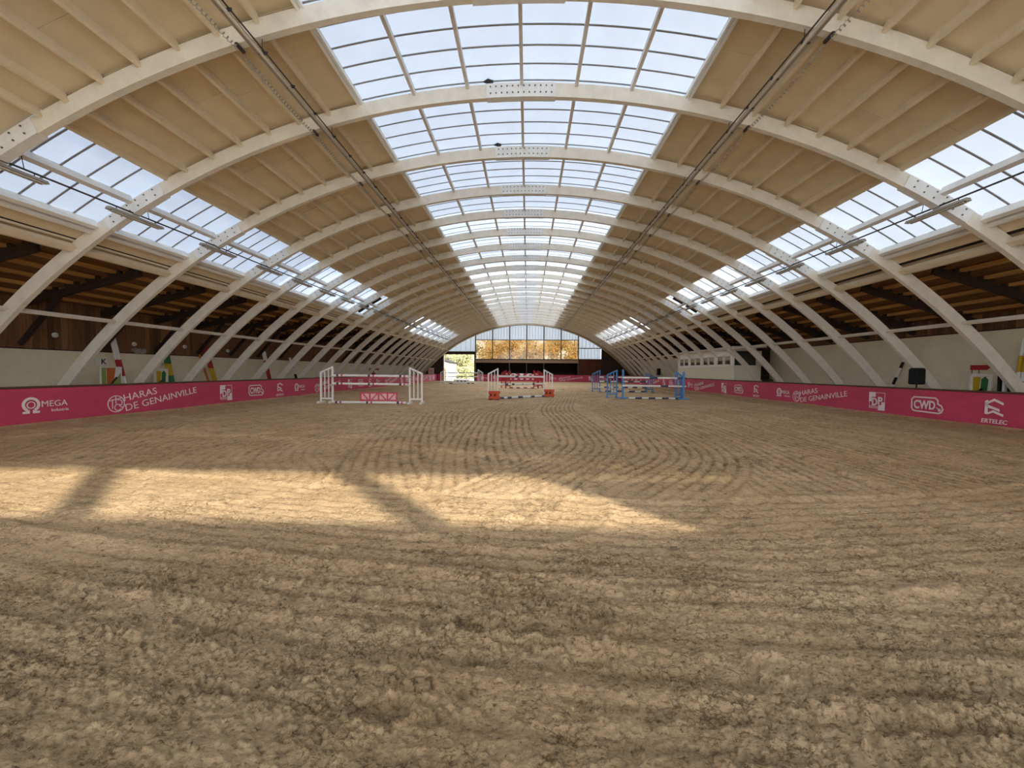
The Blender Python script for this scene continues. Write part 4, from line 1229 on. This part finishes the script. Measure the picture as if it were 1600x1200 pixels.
mk = thing('letter_sign', (-16.95, 15.5, 1.75), 'white sign with a dark letter K above the K panel', 'sign')
mb = MB(); mb.box(-17.19, -17.15, 15.38, 15.86, 1.68, 1.98); part('board', mb, M['white'], mk)
V, F = text_mesh('K', 0.3, 0, 0, 0, 0, 0.2, 0.004)
mb = MB(); mb.v = [(-17.148 + z, 15.60 + x, 1.73 + y) for x, y, z in V]; mb.f = F; part('letter', mb, M['black'], mk)


def shape_panel(name, x, y, wd, h, face, label):
    s = face
    t = thing(name, (x, y, 0), label, 'filler')
    def bx(a, b, z0, z1, d0, d1, nm, m_):
        mb = MB(); xs = sorted((x + s * d0, x + s * d1)); mb.box(xs[0], xs[1], y + a, y + b, z0, z1); part(nm, mb, M[m_], t)
    bx(0.0, 0.07, 0.0, h, -0.03, 0.03, 'stile', 'white'); bx(wd - 0.07, wd, 0.0, h, -0.03, 0.03, 'stile', 'white')
    bx(0.05, wd - 0.05, h - 0.07, h, -0.03, 0.03, 'rail', 'white'); bx(0.05, wd - 0.05, 0.4, h - 0.05, -0.01, 0.01, 'board', 'wall')
    fl = (lambda q: wd - q) if s < 0 else (lambda q: q)
    for lp, m_ in (([(0.12, 0.95), (0.30, 0.95), (0.34, 1.45), (0.12, 1.45)], 'yellow'), ([(0.34, 0.95), (0.52, 0.85), (0.56, 1.35), (0.47, 1.47), (0.36, 1.38)], 'green'), ([(0.12, 0.6), (0.42, 0.6), (0.40, 1.1), (0.28, 1.0), (0.14, 0.95)], 'navy')):
        k_ = wd / 0.66
        mb = MB(); mb.prism([(fl(a * k_), b) for a, b in lp], lambda q, z, k: (x + s * (0.012 + 0.006 * k), y + q, z)); part('painted_shape', mb, M[m_], t)
    for q in (0.04, wd - 0.04):
        mb = MB(); mb.box(x - 0.22, x + 0.22, y + q - 0.04, y + q + 0.04, 0, 0.07); part('foot', mb, M['white'], t)


shape_panel('jump_filler', -16.3, 16.98, 0.68, 1.56, 1, 'white framed filler with yellow, green and navy shapes, left wall')
shape_panel('jump_filler', 15.6, 14.15, 0.70, 1.56, -1, 'white framed filler with yellow, green and navy shapes, right wall under a red sign')
for i, (y, m_, h) in enumerate(((13.60, 'black', 1.48), (13.46, 'white', 1.42), (13.32, 'black', 1.32), (13.18, 'white', 1.30))):
    b_ = thing('filler_board', (15.45, y, 0), '%s board standing on edge, %s of the stack by the right filler' % (m_ if m_ == 'black' else 'white', ('nearest the filler', 'second', 'third', 'last')[i]), 'board', 'boards stacked on edge')
    mb = MB(); mb.box(15.2, 15.7, y - 0.03, y + 0.03, 0.0, h); part('panel', mb, M[m_], b_, bevel=0.01)
    mb = MB(); mb.box(15.18, 15.21, y - 0.035, y + 0.035, 0.0, h + 0.01); part('edge_strip', mb, M[m_], b_)
fs_ = thing('arrow_sign', (15.6, 14.7, 1.57), 'small red pointed sign on wire legs above the right filler', 'sign')
mb = MB(); mb.prism([(0.15, 1.69), (-0.36, 1.69), (-0.46, 1.77), (-0.36, 1.86), (0.15, 1.86)], lambda q, z, k: (15.6 + 0.02 * k, 14.70 + q, z)); part('plate', mb, M['red'], fs_)
for q in (0.1, -0.12):
    mb = MB(); mb.tube([(15.61, 14.7 + q, 1.54), (15.61, 14.7 + q, 1.72)], 0.009, 6); part('leg', mb, M['black'], fs_)


def speaker(x, y, z0, w, h, label):
    t = thing('loudspeaker', (x, y, 0), label, 'loudspeaker', 'covered loudspeakers on stands')
    mb = MB(); mb.prism([(-w / 2, z0 + 0.03), (-w / 2 + 0.04, z0), (w / 2 - 0.04, z0), (w / 2, z0 + 0.03), (w / 2 - 0.01, z0 + h - 0.06), (w / 2 - 0.08, z0 + h), (-w / 2 + 0.06, z0 + h), (-w / 2, z0 + h - 0.05)],
                        lambda q, z, k: (x + (k - 0.5) * 0.26, y + q, z)); part('cover', mb, M['black'], t, bevel=0.03)
    mb = MB(); mb.tube([(x, y, 0.5), (x, y, z0 + 0.02)], 0.02, 8); part('pole', mb, M['black'], t)
    for a in (0.3, 2.4, 4.5):
        mb = MB(); mb.tube([(x, y, 0.7), (x + 0.45 * math.cos(a), y + 0.45 * math.sin(a), 0.02)], 0.014, 6); part('leg', mb, M['black'], t)


speaker(14.4, 15.5, 1.15, 0.42, 0.61, 'black covered loudspeaker on a stand behind the right banner')
speaker(14.6, 45.6, 1.2, 0.6, 0.75, 'black covered loudspeaker beyond the judge booth, far right')

# wall lamps on the left boards
for y, z in ((14.05, 2.75), (17.0, 2.62), (19.6, 2.66), (22.5, 2.60)):
    l_ = thing('bulkhead_lamp', (WXL + 0.03, y, z), 'small round white wall lamp on the left boards' + {14.05: ', nearest the camera', 17.0: ', above the floodlight', 19.6: ', beside the red poles', 22.5: ', farthest of the four'}[y], 'lamp', 'round wall lamps')
    mb = MB(); mb.tube([(WXL, y, z), (WXL + 0.05, y, z)], 0.09, 12); part('base', mb, M['white'], l_)
    mb = MB(); mb.tube([(WXL + 0.05, y, z), (WXL + 0.09, y, z), (WXL + 0.11, y, z)], [0.07, 0.06, 0.03], 12); part('globe', mb, M['tube'], l_)
fl_ = thing('floodlight', (WXL + 0.1, 17.1, 2.35), 'grey twin floodlight on the left wall above the block wall', 'lamp')
for dy in (-0.12, 0.14):
    mb = MB(); mb.tube([(WXL + 0.02, 17.1 + dy, 2.36), (WXL + 0.22, 17.1 + dy, 2.30)], [0.09, 0.13], 10); part('lamp_head', mb, M['fluo'], fl_)
mb = MB(); mb.box(WXL, WXL + 0.04, 16.9, 17.35, 2.30, 2.42); part('bracket', mb, M['steel'], fl_)
# red cabinet and white panel on the far left
cb = thing('fire_cabinet', (-16.9, 44, 0.9), 'red and white box on the far left wall seen over the front jump', 'cabinet')
mb = MB(); mb.box(-17.195, -16.8, 43.2, 45.4, 1.0, 1.75); part('body', mb, M['red'], cb)
mb = MB(); mb.box(-16.8, -16.77, 43.6, 44.6, 1.25, 1.55); part('front_label', mb, M['white'], cb)
ns = thing('notice_panel', (-14.2, 59.4, 0), 'pale pink notice panel above the short banner at the far end', 'panel')
mb = MB(); mb.box(-14.9, -14.05, 60.0, 60.06, 1.05, 1.95); part('board', mb, M['gatefill'], ns)
for x in (-14.7, -14.5, -14.3):
    mb = MB(); mb.box(x - 0.03, x + 0.03, 59.985, 60.0, 1.3, 1.7); part('dark_stripe', mb, M['gate'], ns)
for x in (-14.8, -14.15):
    mb = MB(); mb.box(x - 0.03, x + 0.03, 60.0, 60.05, 0, 1.06); part('leg', mb, M['white'], ns)

# ------------------------------------------------------------------ judge booth
jb = thing('judge_booth', (14.6, 32.4, 0), 'cream judge booth with a row of windows behind the right banner', 'booth')
bx0, bx1, by0, by1 = 13.68, 15.5, 27.45, 37.3
mb = MB(); mb.box(bx0, bx1, by0, by1, 0.0, 2.0); part('lower_wall', mb, M['beige'], jb)
mb = MB(); mb.box(bx0, bx0 + 0.12, by0, by1, 2.72, 3.2); part('fascia', mb, M['white'], jb)
mb = MB(); mb.box(bx0 - 0.02, bx1 + 0.3, by0 - 0.08, by1 + 0.05, 3.2, 3.30); part('roof', mb, M['white'], jb)
mb = MB(); mb.box(bx0 - 0.02, bx0 + 0.06, by0, by1, 1.96, 2.06); part('window_sill', mb, M['white'], jb)
mb = MB(); mb.box(bx0, bx1, by1 - 0.1, by1, 2.0, 3.2); mb.box(bx1 - 0.1, bx1, by0, by1, 2.0, 3.2); part('back_wall', mb, M['beige'], jb)
ys = np.linspace(by0 + 0.15, by1 - 0.15, 5)
for i in range(4):
    mb = MB(); mb.box(bx0 - 0.01, bx0 + 0.10, ys[i] - 0.14, ys[i] + 0.14, 2.0, 3.2); part('mullion', mb, M['white'], jb)
    ym = (ys[i] + ys[i + 1]) / 2
    for a, b in ((ys[i] + 0.2, ym - 0.06), (ym + 0.06, ys[i + 1] - 0.2)):
        w_ = MB(); f0 = 0.05
        w_.box(bx0, bx0 + 0.08, a, a + f0, 2.06, 2.72); w_.box(bx0, bx0 + 0.08, b - f0, b, 2.06, 2.72); w_.box(bx0, bx0 + 0.08, a, b, 2.06, 2.06 + f0); w_.box(bx0, bx0 + 0.08, a, b, 2.72 - f0, 2.72)
        wo = part('window', w_, M['white'], jb)
        mb = MB(); mb.box(bx0 + 0.03, bx0 + 0.05, a + 0.03, b - 0.03, 2.09, 2.70); part('pane', mb, M['clear'], wo)
        mb = MB(); mb.box(bx0 + 0.10, bx0 + 0.12, a - 0.02, b + 0.02, 2.36, 2.72); part('upper_panel', mb, M['beige'], wo)  # pale panel behind the upper half of the pane
mb = MB(); mb.box(bx0 - 0.01, bx0 + 0.10, by1 - 0.3, by1, 2.0, 3.2); part('mullion', mb, M['white'], jb)
# end wall facing the camera
mb = MB(); mb.box(bx0 + 0.05, 15.15, by0 - 0.02, by0 + 0.01, 2.0, 2.98); part('end_window', mb, M['glassdark'], jb)
for q in ((bx0 - 0.02, bx0 + 0.07, 0, 3.2), (15.15, 15.5, 2.0, 3.2), (bx0, 15.5, 2.98, 3.3), (bx0, 15.5, 1.94, 2.03)):
    mb = MB(); mb.box(q[0], q[1], by0 - 0.05, by0 + 0.04, q[2], q[3]); part('end_frame', mb, M['beige'] if q[2] else M['white'], jb)
mb = MB(); mb.box(15.55, 16.5, 28.2, 31, 0, 3.1); part('recess_shade_block', mb, M['dark'], jb)  # solid dark block standing in for the shade inside the stair opening
for k in range(4):
    mb = MB(); mb.box(15.55, 16.4, 27.6, 28.15, 0.4 + 0.32 * k, 0.44 + 0.32 * k); part('stair_tread', mb, M['barrel'], jb)

# ------------------------------------------------------------------ roof services
def service(x, z, sgn, label):
    t = thing('light_track', (x, 30, z), label, 'light track', 'long ceiling tracks')
    mb = MB(); mb.tube([(x, Y_REAR + 0.3, z), (x, 59, z)], 0.035, 8); part('tube', mb, M['steel'], t, smooth=True)
    mb = MB(); mb.bar((x + 0.09 * sgn, Y_REAR + 0.3, z + 0.05), (x + 0.09 * sgn, 59, z + 0.05), 0.05, 0.07); part('channel', mb, M['fluo'], t)
    mb = MB(); mb.tube([(x - 0.07 * sgn, Y_REAR + 0.3, z + 0.02), (x - 0.07 * sgn, 59, z + 0.02)], 0.015, 6); part('cable', mb, M['cable'], t)
    for n in range(1, 14):
        for fr in (0.0, 0.33, 0.66):
            y = YA[n] + fr * (YA[n + 1] - YA[n])
            mb = MB(); mb.bar((x - 0.06, y, z + 0.02), (x + 0.10, y, z + 0.02), 0.025, 0.05)
            if fr == 0: mb.tube([(x, y, z), (x, y, z + 0.30)], 0.007, 6)
            part('hanger', mb, M['cable'], t)
    # coiled flex running alongside
    xs = x + sgn * 0.42
    zc_ = ZC + math.sqrt((RI - 0.10) ** 2 - (xs - XC) ** 2)
    for n in range(2, 9):
        y0, y1 = YA[n] + 0.12, YA[n + 1] - 0.05
        pts = []
        K = int((y1 - y0) / 0.02)
        for i in range(K):
            y = y0 + (y1 - y0) * i / K; sag = -0.05 * math.sin(math.pi * i / K)
            pts.append((xs + 0.035 * math.cos(i * 1.3), y, zc_ + sag + 0.035 * math.sin(i * 1.3)))
        mb = MB(); mb.tube(pts, 0.009, 4); part('coiled_flex', mb, M['fluo'], t)
        mb = MB(); mb.box(xs - 0.025, xs + 0.025, YA[n + 1] - 0.12, YA[n + 1] + 0.10, zc_ + 0.03, zc_ + 0.08); part('junction_box', mb, M['cable'], t)


service(-5.04, 7.48, -1, 'long metal light track under the roof boards left of the centre skylight')
service(4.90, 7.44, 1, 'long metal light track under the roof boards right of the centre skylight')

for s, X0, nm in ((-1, -10.27, 'left'), (1, 9.87, 'right')):
    zz = 5.47
    c = thing('catenary_cable', (X0, 30, zz + 0.12), 'dark cable carrying the strip lamps under the %s skylights' % nm, 'cable', 'lamp cables')
    mb = MB(); mb.tube([(X0, Y_REAR + 0.3, zz + 0.12), (X0, 59, zz + 0.12)], 0.022, 8); part('wire', mb, M['cable'], c)
    for n in range(2, 22):
        mb = MB(); mb.tube([(X0, YA[n] + 0.35, zz + 0.12), (X0 + s * 0.03, YA[n] + 0.33, zz + 0.42)], 0.008, 5); part('drop_wire', mb, M['cable'], c)
    for n in range(2, 22):
        t = thing('strip_lamp', (X0, YA[n], zz), 'unlit grey strip lamp under the %s skylights at the %s arch' % (nm, ORD[n - 1]), 'lamp', 'strip lamps on the cables')
        y0, y1 = YA[n] - 0.72, YA[n] + 0.72
        mb = MB(); mb.prism([(-0.09, -0.02), (0.09, -0.02), (0.05, 0.05), (-0.05, 0.05)], lambda q, z, k: (X0 + q, y0 + (y1 - y0) * k, zz + z)); part('housing', mb, M['fluo'], t)
        for dx in (-0.045, 0.045):
            mb = MB(); mb.tube([(X0 + dx, y0 + 0.05, zz - 0.035), (X0 + dx, y1 - 0.05, zz - 0.035)], 0.016, 8); part('lamp_tube', mb, M['tube'], t)
        for y in (y0 + 0.2, y1 - 0.2):
            mb = MB(); mb.tube([(X0, y, zz + 0.03), (X0, y, zz + 0.13)], 0.01, 5); part('clip', mb, M['cable'], t)

# ventilation flaps: dark bars across the last bay of the first side skylights
for s, nm in ((-1, 'left'), (1, 'right')):
    for a, b, w_ in ((28.3, 30.2, 'upper'), (31.0, 33.2, 'lower')):
        mb = MB(); cyl_slab(mb, s * a, s * b, RI + 0.2, RI + 0.36, YA[10] + 0.9, YA[10] + 1.15)
        o = part('vent_slot', mb, M['black'])
        tag(o, 'dark %s bar across the far end of the %s side skylight' % (w_, nm), 'vent', 'skylight vent bars')

# pigeons
def bird(x, y, z, yawd, label):
    t = thing('pigeon', (x, y, z), label, 'bird', 'pigeons on the arches')
    c, s = math.cos(R_(yawd)), math.sin(R_(yawd))
    def w(p): return (x + p[0] * c, y + p[0] * s + p[1], z + p[2])
    mb = MB(); mb.tube([w((-0.17, 0, 0.045)), w((-0.10, 0, 0.07)), w((-0.03, 0, 0.09)), w((0.05, 0, 0.11)), w((0.085, 0, 0.15)), w((0.105, 0, 0.175)), w((0.125, 0, 0.17)), w((0.15, 0, 0.16))], [0.012, 0.025, 0.052, 0.05, 0.032, 0.028, 0.02, 0.004], 8)
    part('body', mb, M['bird'], t, smooth=True)
    for d in (-0.02, 0.02):
        mb = MB(); mb.tube([w((0.02, d, 0.06)), w((0.025, d, 0.0))], 0.006, 5); part('leg', mb, M['rust'], t)
    for d in (-1, 1):
        mb = MB(); mb.tube([w((-0.14, d * 0.03, 0.055)), w((-0.04, d * 0.052, 0.095)), w((0.05, d * 0.045, 0.105))], [0.008, 0.028, 0.015], 6); part('wing', mb, M['bird'], t, smooth=True)


zc4 = ZC + math.sqrt(RO ** 2 - (0.85) ** 2)
bird(-1.0, YA[4] - 0.02, zc4 + 0.0, 25, 'dark pigeon perched on the crown plate of the third arch')
bird(-0.98, YA[5] - 0.02, zc4 + 0.0, 30, 'dark pigeon perched near the crown plate of the fourth arch')
